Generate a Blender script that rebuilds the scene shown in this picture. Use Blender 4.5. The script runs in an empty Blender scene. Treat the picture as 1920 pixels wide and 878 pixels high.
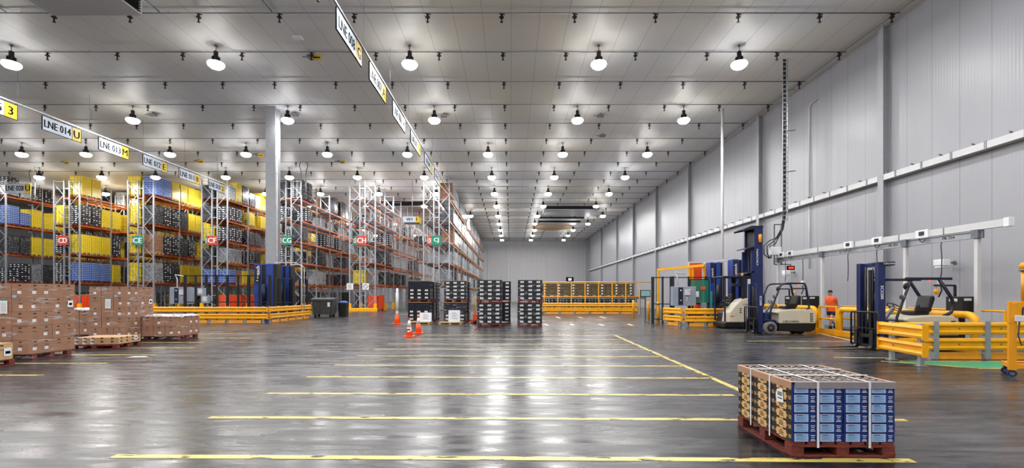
import bpy, bmesh, math, random
from mathutils import Vector, Matrix, Quaternion
random.seed(7)
PI = math.pi
SC = bpy.context.scene
COL = SC.collection

# ------------------------------------------------------------------ camera, world, exposure
EYE = 1.57            # lens height in metres
F, CX, CY = 868.0, 958.0, 553.0   # focal length and vanishing point of the level view (1920 x 878 frame)
cam_d = bpy.data.cameras.new('camera')
cam = bpy.data.objects.new('camera', cam_d); COL.objects.link(cam)
cam.location = (0, 0, EYE); cam.rotation_euler = (PI/2, 0, 0)
cam_d.sensor_width = 36.0; cam_d.lens = F/1920*36.0
cam_d.shift_x = (960-CX)/1920; cam_d.shift_y = (CY-439)/1920
cam_d.clip_end = 400
SC.camera = cam
w = bpy.data.worlds.new('world'); SC.world = w; w.use_nodes = True
w.node_tree.nodes['Background'].inputs[0].default_value = (.6, .63, .7, 1)
w.node_tree.nodes['Background'].inputs[1].default_value = 0.3
SC.view_settings.view_transform = 'Standard'; SC.view_settings.look = 'None'
SC.view_settings.gamma = 1; SC.view_settings.use_curve_mapping = False
SC.view_settings.exposure = 0.0
LAMP_W = 272.0        # watts of light per high-bay lamp
LENS_E = 66.0

# room extents
XR, XL, YB, YN, ZC = 16.3, -64.0, 100.7, -13.0, 13.17
RACK_Y, RACK_X0, RACK_DX = 43.84, -7.05, -7.0

def fl(px, py):       # floor point seen at a place of the photograph
    y = F*EYE/(py-CY)
    return ((px-CX)/F*y, y)

# ------------------------------------------------------------------ materials
def srgb(r, g, b):
    f = lambda c: (c/255/12.92) if c/255 <= .04045 else ((c/255+.055)/1.055)**2.4
    return (f(r), f(g), f(b))
M = {}
def nodes_of(name):
    m = bpy.data.materials.new(name); m.use_nodes = True
    return m, m.node_tree.nodes, m.node_tree.links, m.node_tree.nodes['Principled BSDF']
def clampc(c, k): return tuple(min(1, x*k) for x in c)+(1,)
def mat(key, rgb, rough=.5, metal=0, var=.12, scale=4, spec=.5, stretch=None, bump=0):
    m, N, L, B = nodes_of(key)
    c = srgb(*rgb)
    tc = N.new('ShaderNodeTexCoord'); nz = N.new('ShaderNodeTexNoise'); cr = N.new('ShaderNodeValToRGB')
    nz.inputs['Scale'].default_value = scale; nz.inputs['Detail'].default_value = 3
    if stretch:
        mp = N.new('ShaderNodeMapping'); mp.inputs['Scale'].default_value = stretch
        L.new(tc.outputs['Object'], mp.inputs[0]); L.new(mp.outputs[0], nz.inputs['Vector'])
    else: L.new(tc.outputs['Object'], nz.inputs['Vector'])
    cr.color_ramp.elements[0].position = .3; cr.color_ramp.elements[1].position = .7
    cr.color_ramp.elements[0].color = clampc(c, 1-var); cr.color_ramp.elements[1].color = clampc(c, 1+var)
    L.new(nz.outputs['Fac'], cr.inputs[0]); L.new(cr.outputs[0], B.inputs['Base Color'])
    B.inputs['Roughness'].default_value = rough; B.inputs['Metallic'].default_value = metal
    B.inputs['Specular IOR Level'].default_value = spec
    if bump:
        bp = N.new('ShaderNodeBump'); bp.inputs['Strength'].default_value = bump; bp.inputs['Distance'].default_value = .01
        L.new(nz.outputs['Fac'], bp.inputs['Height']); L.new(bp.outputs[0], B.inputs['Normal'])
    M[key] = m; return m
def emis(key, rgb, e):
    m, N, L, B = nodes_of(key)
    B.inputs['Base Color'].default_value = (*srgb(*rgb), 1)
    B.inputs['Emission Color'].default_value = (*srgb(*rgb), 1); B.inputs['Emission Strength'].default_value = e
    M[key] = m; return m

mat('galv', (168, 172, 178), .42, .55, .12, 6)
mat('steel', (120, 124, 132), .4, .6, .15, 6)
mat('beam_orange', (196, 100, 36), .45, 0, .35, 2.5)
mat('yellow', (242, 172, 8), .38, 0, .07, 3)
mat('yellow_deep', (226, 150, 10), .42, 0, .08, 3)
mat('crate_yellow', (238, 214, 38), .45, 0, .1, 5)
mat('crate_yellow_dark', (120, 104, 14), .6, 0, .1, 5)
mat('crate_blue', (66, 108, 200), .45, 0, .12, 5)
mat('crate_black', (12, 13, 20), .38, 0, .25, 5)
mat('crate_rim', (20, 22, 32), .35, 0, .2, 5)
mat('card', (158, 116, 90), .75, 0, .10, 3)
mat('card_dark', (132, 94, 72), .75, 0, .10, 3)
mat('card_tan', (196, 158, 116), .75, 0, .08, 3)
mat('card_olive', (84, 72, 46), .7, 0, .25, 6)
mat('wood', (178, 150, 108), .8, 0, .2, 3, stretch=(2, 14, 14))
mat('wood_red', (112, 48, 38), .75, 0, .5, 4, stretch=(2, 10, 10))
mat('white', (232, 234, 238), .5, 0, .03, 4)
mat('paper', (236, 238, 242), .7, 0, .03, 4)
mat('sign_white', (172, 181, 194), .5, 0, .03, 3)
mat('sign_yellow', (200, 170, 36), .5, 0, .04, 3)
mat('sign_green', (16, 128, 96), .5, 0, .05, 3)
mat('sign_red', (188, 58, 36), .5, 0, .05, 3)
mat('black', (14, 14, 16), .5, 0, .2, 5)
mat('ink', (14, 14, 16), .8, 0, .05, 5, spec=.04)
mat('rubber', (34, 34, 36), .75, 0, .2, 8)
mat('tyre_grey', (112, 110, 108), .75, 0, .15, 8)
mat('navy', (30, 42, 92), .4, 0, .15, 3)
mat('navy_dark', (22, 26, 50), .45, 0, .2, 4)
mat('cream', (206, 198, 178), .42, 0, .06, 3)
mat('blue_tower', (36, 66, 150), .4, 0, .12, 3)
mat('grey_box', (142, 150, 166), .45, 0, .06, 3)
mat('grey_light', (206, 207, 208), .45, 0, .04, 3)
mat('cone_orange', (250, 92, 24), .45, 0, .08, 4)
mat('orange_panel', (232, 78, 30), .5, 0, .08, 2)
mat('amber', (246, 160, 20), .2, 0, .1, 6)
mat('bin_grey', (58, 60, 60), .5, 0, .2, 4)
mat('green', (30, 150, 120), .5, 0, .15, 4)
mat('skin', (198, 146, 116), .55, 0, .06, 8)
mat('hivis', (250, 96, 40), .7, 0, .1, 9)
mat('dark_cloth', (34, 36, 46), .85, 0, .2, 9)
mat('hair', (46, 38, 34), .8, 0, .3, 30)
mat('blue_print', (26, 54, 128), .4, 0, .12, 20)
mat('label_blue', (150, 192, 240), .5, 0, .05, 20)
mat('print_black', (34, 28, 26), .5, 0, .2, 14)
mat('print_tan', (222, 184, 122), .55, 0, .1, 20)
mat('print_red', (206, 70, 40), .5, 0, .1, 14)
mat('edge_board', (176, 138, 112), .6, 0, .06, 6)
mat('edge_grey', (150, 142, 146), .5, 0, .06, 6)
mat('strap', (236, 242, 250), .35, 0, .05, 10)
mat('tray_fill', (120, 116, 112), .5, 0, .8, 26)
mat('column_grey', (158, 160, 165), .45, 0, .04, 4)
mat('deck', (196, 202, 208), .45, .3, .1, 3)
mat('panel_white', (200, 200, 201), .38, 0, .03, 1)
mat('cable', (40, 40, 42), .6, 0, .1, 8)
mat('floor_green', (66, 150, 104), .3, 0, .12, 2)
mat('cooler_dark', (34, 32, 40), .6, 0, .3, 3)
emis('lens', (255, 253, 250), LENS_E)
emis('led_red', (255, 70, 30), 2.0)
emis('screen', (120, 160, 160), .25)

def wrapped(key, c0, c1, lo, hi, sc=(3, 3, 9), rough=.3):
    """goods seen through creased stretch film: the film's creases are pale streaks over the goods' own colour"""
    m, N, L, B = nodes_of(key)
    tc = N.new('ShaderNodeTexCoord'); mp = N.new('ShaderNodeMapping'); nz = N.new('ShaderNodeTexNoise'); cr = N.new('ShaderNodeValToRGB')
    mp.inputs['Scale'].default_value = sc
    nz.inputs['Scale'].default_value = 2.2; nz.inputs['Detail'].default_value = 5; nz.inputs['Distortion'].default_value = 1.2
    L.new(tc.outputs['Object'], mp.inputs[0]); L.new(mp.outputs[0], nz.inputs['Vector']); L.new(nz.outputs['Fac'], cr.inputs[0])
    cr.color_ramp.elements[0].position = lo; cr.color_ramp.elements[1].position = hi
    cr.color_ramp.elements[0].color = (*srgb(*c0), 1); cr.color_ramp.elements[1].color = (*srgb(*c1), 1)
    L.new(cr.outputs[0], B.inputs['Base Color']); B.inputs['Roughness'].default_value = rough
    M[key] = m
wrapped('wrap_black', (20, 21, 26), (170, 172, 178), .50, .78)  # white glints of the film put into the colour of the dark goods
wrapped('wrap_grey', (72, 74, 80), (196, 198, 202), .42, .70)
wrapped('wrap_olive', (52, 46, 28), (150, 128, 84), .42, .78)
wrapped('wrap_white', (128, 130, 136), (206, 207, 210), .38, .66)
wrapped('wrap_yellow', (224, 196, 28), (240, 228, 140), .50, .80)

def film():
    m, N, L, B = nodes_of('film')
    tc = N.new('ShaderNodeTexCoord'); mp = N.new('ShaderNodeMapping'); nz = N.new('ShaderNodeTexNoise'); mr = N.new('ShaderNodeMapRange')
    mp.inputs['Scale'].default_value = (1.2, 1.2, 7)
    nz.inputs['Scale'].default_value = 1.8; nz.inputs['Detail'].default_value = 6; nz.inputs['Distortion'].default_value = 1.0
    L.new(tc.outputs['Object'], mp.inputs[0]); L.new(mp.outputs[0], nz.inputs['Vector']); L.new(nz.outputs['Fac'], mr.inputs['Value'])
    mr.inputs['From Min'].default_value = .56; mr.inputs['From Max'].default_value = .74
    mr.inputs['To Min'].default_value = .015; mr.inputs['To Max'].default_value = .65
    L.new(mr.outputs[0], B.inputs['Alpha'])
    B.inputs['Base Color'].default_value = (.8, .8, .82, 1); B.inputs['Roughness'].default_value = .2
    M['film'] = m
film()
def clear(key, rgb, alpha):
    m, N, L, B = nodes_of(key)
    B.inputs['Base Color'].default_value = (*srgb(*rgb), 1); B.inputs['Alpha'].default_value = alpha; B.inputs['Roughness'].default_value = .08
    M[key] = m
clear('guard_pane', (150, 190, 175), .25)
clear('pane_green', (40, 130, 110), .7)

def grooved(key, rgb, axis, pitch, rough, spec, ribs=0.0, warm=None):
    """coated sandwich panels: thin joints every panel width, faint ribbing"""
    m, N, L, B = nodes_of(key)
    tc = N.new('ShaderNodeTexCoord'); sx = N.new('ShaderNodeSeparateXYZ'); L.new(tc.outputs['Object'], sx.inputs[0])
    def math_n(op, a, b=None):
        n = N.new('ShaderNodeMath'); n.operation = op
        for i, v in enumerate((a, b)):
            if v is None: continue
            if isinstance(v, (int, float)): n.inputs[i].default_value = v
            else: L.new(v, n.inputs[i])
        return n.outputs[0]
    fr = math_n('FRACT', math_n('DIVIDE', sx.outputs[axis], pitch))
    groove = math_n('LESS_THAN', fr, .014)
    nz = N.new('ShaderNodeTexNoise'); nz.inputs['Scale'].default_value = .12; nz.inputs['Detail'].default_value = 4
    L.new(tc.outputs['Object'], nz.inputs['Vector'])
    cr = N.new('ShaderNodeValToRGB'); c = srgb(*rgb); c2 = srgb(*(warm or rgb))
    cr.color_ramp.elements[0].position = .35; cr.color_ramp.elements[1].position = .65
    cr.color_ramp.elements[0].color = clampc(c, 1.0); cr.color_ramp.elements[1].color = clampc(c2, 1.0)
    L.new(nz.outputs['Fac'], cr.inputs[0])
    mx = N.new('ShaderNodeMix'); mx.data_type = 'RGBA'; L.new(groove, mx.inputs['Factor'])
    L.new(cr.outputs[0], mx.inputs[6]); mx.inputs[7].default_value = clampc(c, .45)
    L.new(mx.outputs[2], B.inputs['Base Color'])
    B.inputs['Roughness'].default_value = rough; B.inputs['Specular IOR Level'].default_value = spec
    if ribs:
        wv = math_n('SINE', math_n('MULTIPLY', sx.outputs[axis], 2*PI/.115))
        bp = N.new('ShaderNodeBump'); bp.inputs['Strength'].default_value = ribs; bp.inputs['Distance'].default_value = .01
        L.new(wv, bp.inputs['Height']); L.new(bp.outputs[0], B.inputs['Normal'])
    M[key] = m
grooved('wall_panel', (158, 159, 165), 1, 1.12, .36, .5, .10)
grooved('wall_panel_back', (188, 188, 191), 0, 1.12, .4, .5)
grooved('ceiling_panel', (222, 223, 226), 0, 1.2, .5, .4, 0, (224, 218, 206))

def concrete():
    m, N, L, B = nodes_of('concrete')
    tc = N.new('ShaderNodeTexCoord')
    def noise(scale, st, det=5, dist=0):
        mp = N.new('ShaderNodeMapping'); mp.inputs['Scale'].default_value = st
        n = N.new('ShaderNodeTexNoise'); n.inputs['Scale'].default_value = scale; n.inputs['Detail'].default_value = det; n.inputs['Distortion'].default_value = dist
        L.new(tc.outputs['Object'], mp.inputs[0]); L.new(mp.outputs[0], n.inputs['Vector']); return n.outputs['Fac']
    def ramp(src, p0, c0, p1, c1):
        r = N.new('ShaderNodeValToRGB'); r.color_ramp.elements[0].position = p0; r.color_ramp.elements[1].position = p1
        r.color_ramp.elements[0].color = c0; r.color_ramp.elements[1].color = c1; L.new(src, r.inputs[0]); return r.outputs[0]
    def mul(a, b, f=1.0):
        x = N.new('ShaderNodeMix'); x.data_type = 'RGBA'; x.blend_type = 'MULTIPLY'; x.inputs['Factor'].default_value = f
        L.new(a, x.inputs[6]); L.new(b, x.inputs[7]); return x.outputs[2]
    base = ramp(noise(.35, (1, 1, 1), 8, .4), .3, (*srgb(50, 50, 53), 1), .7, (*srgb(82, 81, 84), 1))
    fine = ramp(noise(3.0, (.4, 2.6, 1), 10, .8), .35, (.42, .42, .43, 1), .65, (1.25, 1.25, 1.25, 1))
    marks = ramp(noise(.55, (.35, 1.5, 1), 6, 2.6), .36, (.34, .34, .35, 1), .48, (1, 1, 1, 1))
    swirl = ramp(noise(.16, (1, 1.6, 1), 9, 3.5), .40, (.5, .5, .51, 1), .52, (1, 1, 1, 1))
    c = mul(mul(mul(base, fine), marks, .7), swirl, .6)
    L.new(c, B.inputs['Base Color'])
    rg = N.new('ShaderNodeMapRange'); L.new(noise(1.6, (.4, 2.4, 1), 9, 1.0), rg.inputs['Value'])
    rg.inputs['From Min'].default_value = .3; rg.inputs['From Max'].default_value = .7
    rg.inputs['To Min'].default_value = .16; rg.inputs['To Max'].default_value = .38
    L.new(rg.outputs[0], B.inputs['Roughness'])
    bp = N.new('ShaderNodeBump'); bp.inputs['Strength'].default_value = .12; bp.inputs['Distance'].default_value = .02
    L.new(noise(5, (.5, 2.5, 1), 6, .5), bp.inputs['Height']); L.new(bp.outputs[0], B.inputs['Normal'])
    B.inputs['Specular IOR Level'].default_value = .24
    M['concrete'] = m
concrete()
def paint(key, rgb, wear):
    """floor paint, scuffed through to the concrete"""
    m, N, L, B = nodes_of(key)
    tc = N.new('ShaderNodeTexCoord'); mp = N.new('ShaderNodeMapping'); mp.inputs['Scale'].default_value = (2.5, 7, 1)
    nz = N.new('ShaderNodeTexNoise'); nz.inputs['Scale'].default_value = 1.3; nz.inputs['Detail'].default_value = 8
    L.new(tc.outputs['Object'], mp.inputs[0]); L.new(mp.outputs[0], nz.inputs['Vector'])
    cr = N.new('ShaderNodeValToRGB'); cr.color_ramp.elements[0].position = wear; cr.color_ramp.elements[1].position = wear+.04
    L.new(nz.outputs['Fac'], cr.inputs[0]); L.new(cr.outputs[0], B.inputs['Alpha'])
    c2 = N.new('ShaderNodeValToRGB'); c = srgb(*rgb)
    c2.color_ramp.elements[0].color = clampc(c, .6); c2.color_ramp.elements[1].color = clampc(c, 1.15)
    L.new(nz.outputs['Fac'], c2.inputs[0]); L.new(c2.outputs[0], B.inputs['Base Color'])
    B.inputs['Roughness'].default_value = .35
    M[key] = m
paint('line_yellow', (214, 194, 104), .39)
paint('line_pale', (236, 226, 178), .33)
paint('line_green', (52, 168, 122), .22)

# ------------------------------------------------------------------ lettering (made first, while the scene is small)
TXT = {}
def make_text(s):
    cu = bpy.data.curves.new('lettering', 'FONT'); cu.body = s; cu.size = 1.0;  cu.resolution_u = 2
    o = bpy.data.objects.new('lettering', cu); COL.objects.link(o)
    dg = bpy.context.evaluated_depsgraph_get(); dg.update()
    me = bpy.data.meshes.new_from_object(o.evaluated_get(dg))
    vs = [v.co.copy() for v in me.vertices]; fs = [tuple(p.vertices) for p in me.polygons]
    bpy.data.objects.remove(o); bpy.data.curves.remove(cu); bpy.data.meshes.remove(me)
    x0 = min(v.x for v in vs); x1 = max(v.x for v in vs); y0 = min(v.y for v in vs); y1 = max(v.y for v in vs)
    TXT[s] = ([((v.x-(x0+x1)/2)/(y1-y0), (v.y-(y0+y1)/2)/(y1-y0)) for v in vs], fs, (x1-x0)/(y1-y0))
LNE_R = [('009', '5'), ('008', 'G'), ('007', 'A'), ('006', '4'), ('005', 'N'), ('004', 'J'), ('003', 'C')]
LNE_L = [('015', '3'), ('014', 'U'), ('013', 'M'), ('012', 'E'), ('011', '8'), ('010', '2')]
for s in ['LNE '+a for a, b in LNE_R+LNE_L] + [b for a, b in LNE_R+LNE_L] + ['LNE 028', 'W1', '1', 'T', 'CC', 'CD', 'CE', 'CF', 'CG', 'CH', 'CJ',
          'CROWN', 'SC5200', 'Lantech', 'PR 753', 'PR 754', 'SC 752', '888']:
    if s not in TXT: make_text(s)

# ------------------------------------------------------------------ mesh builder
class MB:
    def __init__(s): s.v = []; s.f = []; s.m = []; s.sm = []
    def add(s, vs, fs, m=0, smooth=False):
        k = len(s.v); s.v += [tuple(v) for v in vs]
        for f in fs: s.f.append(tuple(i+k for i in f)); s.m.append(m); s.sm.append(smooth)
    def box(s, x0, x1, y0, y1, z0, z1, m=0):
        s.add([(x0,y0,z0),(x1,y0,z0),(x1,y1,z0),(x0,y1,z0),(x0,y0,z1),(x1,y0,z1),(x1,y1,z1),(x0,y1,z1)],
              [(3,2,1,0),(4,5,6,7),(0,1,5,4),(1,2,6,5),(2,3,7,6),(3,0,4,7)], m)
    def cbox(s, cx, cy, cz, sx, sy, sz, m=0): s.box(cx-sx/2, cx+sx/2, cy-sy/2, cy+sy/2, cz-sz/2, cz+sz/2, m)
    def frame(s, p, q):
        d = (Vector(q)-Vector(p)).normalized()
        u = Vector((0,0,1)) if abs(d.z) < .95 else Vector((0,1,0))
        a = d.cross(u).normalized(); return d, a, a.cross(d).normalized()
    def bar(s, p, q, w, h=None, m=0):
        h = h or w; d, a, b = s.frame(p, q); p = Vector(p); q = Vector(q); vs = []
        for e in (p, q):
            for i, j in ((-1,-1),(1,-1),(1,1),(-1,1)): vs.append(e+a*i*w/2+b*j*h/2)
        s.add(vs, [(3,2,1,0),(4,5,6,7),(0,1,5,4),(1,2,6,5),(2,3,7,6),(3,0,4,7)], m)
    def cyl(s, p, q, r, r2=None, n=12, m=0, caps=True, smooth=True):
        r2 = r if r2 is None else r2; d, a, b = s.frame(p, q); vs = []
        for e, rr in ((Vector(p), r), (Vector(q), r2)):
            for i in range(n):
                t = 2*PI*i/n; vs.append(e+a*math.cos(t)*rr+b*math.sin(t)*rr)
        s.add(vs, [(i, (i+1) % n, n+(i+1) % n, n+i) for i in range(n)], m, smooth)
        if caps: s.add(vs, [tuple(range(n-1, -1, -1)), tuple(range(n, 2*n))], m)
    def tube(s, pts, r, n=8, m=0, sq=None):
        pts = [Vector(p) for p in pts]; N = len(pts); vs = []; prev = None
        for i, p in enumerate(pts):
            d = (pts[min(i+1, N-1)]-pts[max(i-1, 0)]).normalized()
            if prev is None:
                u = Vector((0,0,1)) if abs(d.z) < .9 else Vector((0,1,0)); a = d.cross(u).normalized()
            else: a = (prev-d*prev.dot(d)).normalized()
            b = a.cross(d).normalized(); prev = a
            for k in range(n):
                t = 2*PI*(k+.5)/n; vs.append(p+a*math.cos(t)*r+b*math.sin(t)*r)
        fs = [(i*n+k, i*n+(k+1) % n, (i+1)*n+(k+1) % n, (i+1)*n+k) for i in range(N-1) for k in range(n)]
        s.add(vs, fs, m, n > 4); s.add(vs, [tuple(range(n-1, -1, -1)), tuple(range((N-1)*n, N*n))], m)
    def lathe(s, prof, c=(0,0,0), n=16, m=0, smooth=True):
        vs = [(c[0]+r*math.cos(2*PI*k/n), c[1]+r*math.sin(2*PI*k/n), c[2]+z) for r, z in prof for k in range(n)]
        fs = [(i*n+k, i*n+(k+1) % n, (i+1)*n+(k+1) % n, (i+1)*n+k) for i in range(len(prof)-1) for k in range(n)]
        s.add(vs, fs, m, smooth); s.add(vs, [tuple(range(n-1, -1, -1)), tuple(range((len(prof)-1)*n, len(prof)*n))], m)
    def prism(s, poly, a, b, axis='y', m=0):
        def P(u, v, t): return (u, t, v) if axis == 'y' else (t, u, v) if axis == 'x' else (u, v, t)
        n = len(poly); vs = [P(u, v, a) for u, v in poly]+[P(u, v, b) for u, v in poly]
        s.add(vs, [tuple(range(n)), tuple(range(2*n-1, n-1, -1))]+[(i, n+i, n+(i+1) % n, (i+1) % n) for i in range(n)], m)
    def quad(s, o, r, u, m=0):     # flat rectangle centred at o with half-vectors r, u
        o, r, u = Vector(o), Vector(r), Vector(u); s.add([o-r-u, o+r-u, o+r+u, o-r+u], [(0,1,2,3)], m)
    def text(s, t, o, right, up, h, m=0, sx=1.0, maxw=None):
        vs, fs, asp = TXT[t]; o, right, up = Vector(o), Vector(right).normalized(), Vector(up).normalized()
        if maxw and asp*h*sx > maxw: sx = maxw/(asp*h)
        nv = right.cross(up)*.0004
        for k, d in enumerate((-.035, 0, .035)): s.add([o+nv*k+right*(x*sx+d)*h+up*y*h for x, y in vs], fs, m)
    def ball(s, c, r, sc=(1,1,1), n=12, m=0):
        vs = []; fs = []; R = n//2
        for i in range(R+1):
            t = PI*i/R
            for k in range(n):
                p = 2*PI*k/n; vs.append((c[0]+r*sc[0]*math.sin(t)*math.cos(p), c[1]+r*sc[1]*math.sin(t)*math.sin(p), c[2]+r*sc[2]*math.cos(t)))
        for i in range(R):
            for k in range(n): fs.append((i*n+k, (i+1)*n+k, (i+1)*n+(k+1) % n, i*n+(k+1) % n))
        s.add(vs, fs, m, True)
    def mesh(s, name, mats):
        me = bpy.data.meshes.new(name); me.from_pydata(s.v, [], s.f)
        for k in mats: me.materials.append(M[k])
        me.polygons.foreach_set('material_index', s.m); me.polygons.foreach_set('use_smooth', s.sm)
        me.update()
        bm = bmesh.new(); bm.from_mesh(me); bmesh.ops.remove_doubles(bm, verts=bm.verts, dist=1e-5) if len(s.v) < 20000 else None
        bmesh.ops.recalc_face_normals(bm, faces=bm.faces); bm.to_mesh(me); bm.free()
        return me
    def build(s, name, mats, parent=None, bevel=0, loc=None, rz=0):
        if isinstance(mats, str): mats = [mats]
        return link(name, s.mesh(name, mats), parent, bevel, loc, rz)
def link(name, me, parent=None, bevel=0, loc=None, rz=0):
    o = bpy.data.objects.new(name, me); COL.objects.link(o)
    if parent: o.parent = parent
    if loc: o.location = loc
    if rz: o.rotation_euler = (0, 0, rz)
    if bevel:
        b = o.modifiers.new('bevel', 'BEVEL'); b.width = bevel; b.segments = 2; b.limit_method = 'ANGLE'
    return o
LABELS = {}
def tag(o, label, cat, group=None, kind=None):
    o['label'] = label; o['category'] = cat
    if group: o['group'] = group
    if kind: o['kind'] = kind
    LABELS.setdefault(label, []).append(o.name)
    return o
def thing(name, label, cat, loc=(0,0,0), rz=0, group=None):
    o = bpy.data.objects.new(name, None); COL.objects.link(o); o.empty_display_size = .2
    o.location = loc; o.rotation_euler = (0, 0, rz)
    return tag(o, label, cat, group)
def struct(name, mb, mats, loc=None):
    o = mb.build(name, mats, loc=loc); o['kind'] = 'structure'; return o
def dup_tree(o, parent=None):
    c = o.copy(); COL.objects.link(c)
    if parent: c.parent = parent
    for ch in list(o.children): dup_tree(ch, c)
    return c
ORD = ['zeroth', 'first', 'second', 'third', 'fourth', 'fifth', 'sixth', 'seventh', 'eighth', 'ninth', 'tenth', 'eleventh', 'twelfth', 'thirteenth', 'fourteenth',
       'fifteenth', 'sixteenth', 'seventeenth', 'eighteenth', 'nineteenth', 'twentieth', 'twenty-first', 'twenty-second', 'twenty-third', 'twenty-fourth', 'twenty-fifth', 'twenty-sixth', 'twenty-seventh']

# ================================================================== THE ROOM
b = MB(); b.box(XL-.2, XR+.3, YN-.2, YB+.3, -.2, 0); struct('floor', b, ['concrete'])
b = MB(); b.box(XL-.2, XR+.3, YN-.2, YB+.3, ZC, ZC+.25); struct('ceiling', b, ['ceiling_panel'])
b = MB(); b.box(XR, XR+.25, YN, YB, 0, ZC); struct('wall_right', b, ['wall_panel'])
b = MB(); b.box(XL-.2, XL, YN, YB, 0, ZC); struct('wall_left', b, ['wall_panel'])
b = MB(); b.box(XL, XR, YB, YB+.25, 0, ZC); struct('wall_back', b, ['wall_panel_back'])
b = MB(); b.box(XL, XR, YN-.2, YN, 0, ZC); struct('wall_front', b, ['wall_panel_back'])
# steel columns against the white wall
WCOL = [9.8, 19.9, 29.9, 41.8, 51.2, 60.8, 70.4, 82.4, 95.4]
for i, y in enumerate(WCOL):
    b = MB(); b.box(XR-.30, XR-.27, y, y+.30, 0, ZC); b.box(XR-.27, XR, y+.13, y+.17, 0, ZC); b.box(XR-.03, XR, y, y+.30, 0, ZC)
    b.box(XR-.28, XR-.02, y+.02, y+.28, 0, .02)
    struct('column_wall', b, ['column_grey'])
for x in (.05, 1.95, -.5, 7.5, -5):
    b = MB(); b.box(x, x+.16, YB-.18, YB, 0, ZC); struct('trim_back', b, ['grey_light'])
# free-standing column among the aisles and the round post nearer the white wall
b = MB(); cx, cy = -14.75, 28.7
b.box(cx-.3, cx+.3, cy-.3, cy-.27, 0, ZC); b.box(cx-.3, cx+.3, cy+.27, cy+.3, 0, ZC); b.box(cx-.02, cx+.02, cy-.27, cy+.27, 0, ZC)
b.box(cx-.3, cx-.27, cy-.27, cy+.27, 0, ZC); b.box(cx+.18, cx+.21, cy-.27, cy+.27, 0, ZC)
struct('column_aisle', b, ['column_grey'])
b = MB(); b.cyl((cx+.36, cy-.22, .3), (cx+.36, cy-.22, ZC-.3), .035, n=8)
for z in range(1, 13): b.box(cx+.29, cx+.40, cy-.26, cy-.18, z, z+.05)
tag(b.build('conduit', ['grey_light']), 'slim grey conduit strapped to the free-standing steel column', 'conduit')
b = MB(); b.cyl((13.2, 28.9, 0), (13.2, 28.9, ZC), .085, n=14); b.cyl((13.2, 28.9, 0), (13.2, 28.9, .03), .2, n=14)
struct('column_round', b, ['grey_light'])
# ledge with brackets running along the white wall
seg = [YN+8]+WCOL
for i in range(len(WCOL)):
    y0, y1 = (seg[i]+.32 if i else seg[i]), seg[i+1]-.02
    if y1 < 8: continue
    z = 6.5
    t = thing('wall_ledge', f'white steel ledge on the long wall, {ORD[i]} stretch from the entrance' if i else 'white steel ledge on the long wall, stretch beside the entrance', 'ledge', (XR, y0, z), 0, 'ledge stretches between wall columns')
    b = MB(); L = y1-y0
    b.box(-.30, -.27, 0, L, 0, .24); b.box(-.27, 0, 0, L, 0, .03)
    b.build('channel', ['grey_light'], t)
    n = int(L/1.1)
    for k in range(n):
        yy = (k+.5)*L/n
        b = MB(); b.box(-.315, -.295, yy-.04, yy+.04, -.02, .27); b.build('bracket', ['steel'], t)
        b = MB(); b.cyl((-.2, yy+.5, .03), (-.2, yy+.5, .30), .015, n=6); b.cyl((-.34, yy+.42, .3), (-.06, yy+.58, .3), .03, n=8)
        b.build('stud_clip', ['steel'], t)

# ceiling lamps ---------------------------------------------------------------
LZ = EYE+10.7
ld = bpy.data.lights.new('high_bay_light', 'AREA'); ld.shape = 'DISK'; ld.size = .5; ld.energy = LAMP_W; ld.color = (1, .99, .985)
lb = MB(); lb.lathe([(.06, .62), (.10, .60), (.10, .34), (.13, .32), (.13, .16), (.07, .15)], n=14)
for k in range(10):
    a = 2*PI*k/10; lb.bar((.09*math.cos(a), .09*math.sin(a), .25), (.17*math.cos(a), .17*math.sin(a), .25), .012, .2)
m_body = lb.mesh('lamp_body', ['black'])
lb = MB(); lb.lathe([(.12, .16), (.26, .11), (.335, .075), (.33, .068), (.25, .095), (.10, .14)], n=20); m_refl = lb.mesh('reflector', ['grey_light'])
lb = MB(); lb.lathe([(.30, .07), (.345, .04), (.36, .0), (.32, -.08), (.24, -.15), (.12, -.19)], n=32); m_lens = lb.mesh('lens', ['lens'])
lb = MB(); lb.cyl((0,0,.6), (0,0,ZC-LZ), .018, n=6); lb.cyl((0,0,ZC-LZ-.04), (0,0,ZC-LZ), .07, n=10); m_rod = lb.mesh('hanging_rod', ['steel'])
rowsY = [21.5+6.9*k for k in range(-4, 11)]
for r, y in enumerate(rowsY):
    k = r-4
    if k < 2: xs = [10.6, 4.08, -4.7, -13.7, -23.2, -32.5, -42]
    elif k < 5: xs = [10.4, 3.95, -1.75, -7.9, -14.0, -20.2, -26.0, -32.4, -37.3, -43, -50]
    elif k == 6: xs = [12.5, 3.6, -1.75, -5.5, -17.8, -24.5]
    elif k == 7: xs = [11.6, 3.6, -1.75, -10.5, -17.5, -24.5]
    else: xs = [10.3, 3.9, -1.75, -10.5, -17.5, -24.5]
    for c, x in enumerate(xs):
        row = 'over the entrance floor' if k < 0 else f'in the {ORD[k+1]} row before the back wall' if 0 else ''
        lab = f'glowing round high-bay lamp, {ORD[c+1]} from the white wall in {ORD[r+1]} ceiling row'
        t = thing('high_bay_lamp', lab, 'ceiling lamp', (x, y, LZ), 0, 'high-bay ceiling lamps')
        link('lamp_body', m_body, t); link('reflector', m_refl, t); link('lens', m_lens, t); link('hanging_rod', m_rod, t)
        lo = bpy.data.objects.new('lamp_light', ld); COL.objects.link(lo); lo.parent = t; lo.location = (0, 0, -.21)

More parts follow.
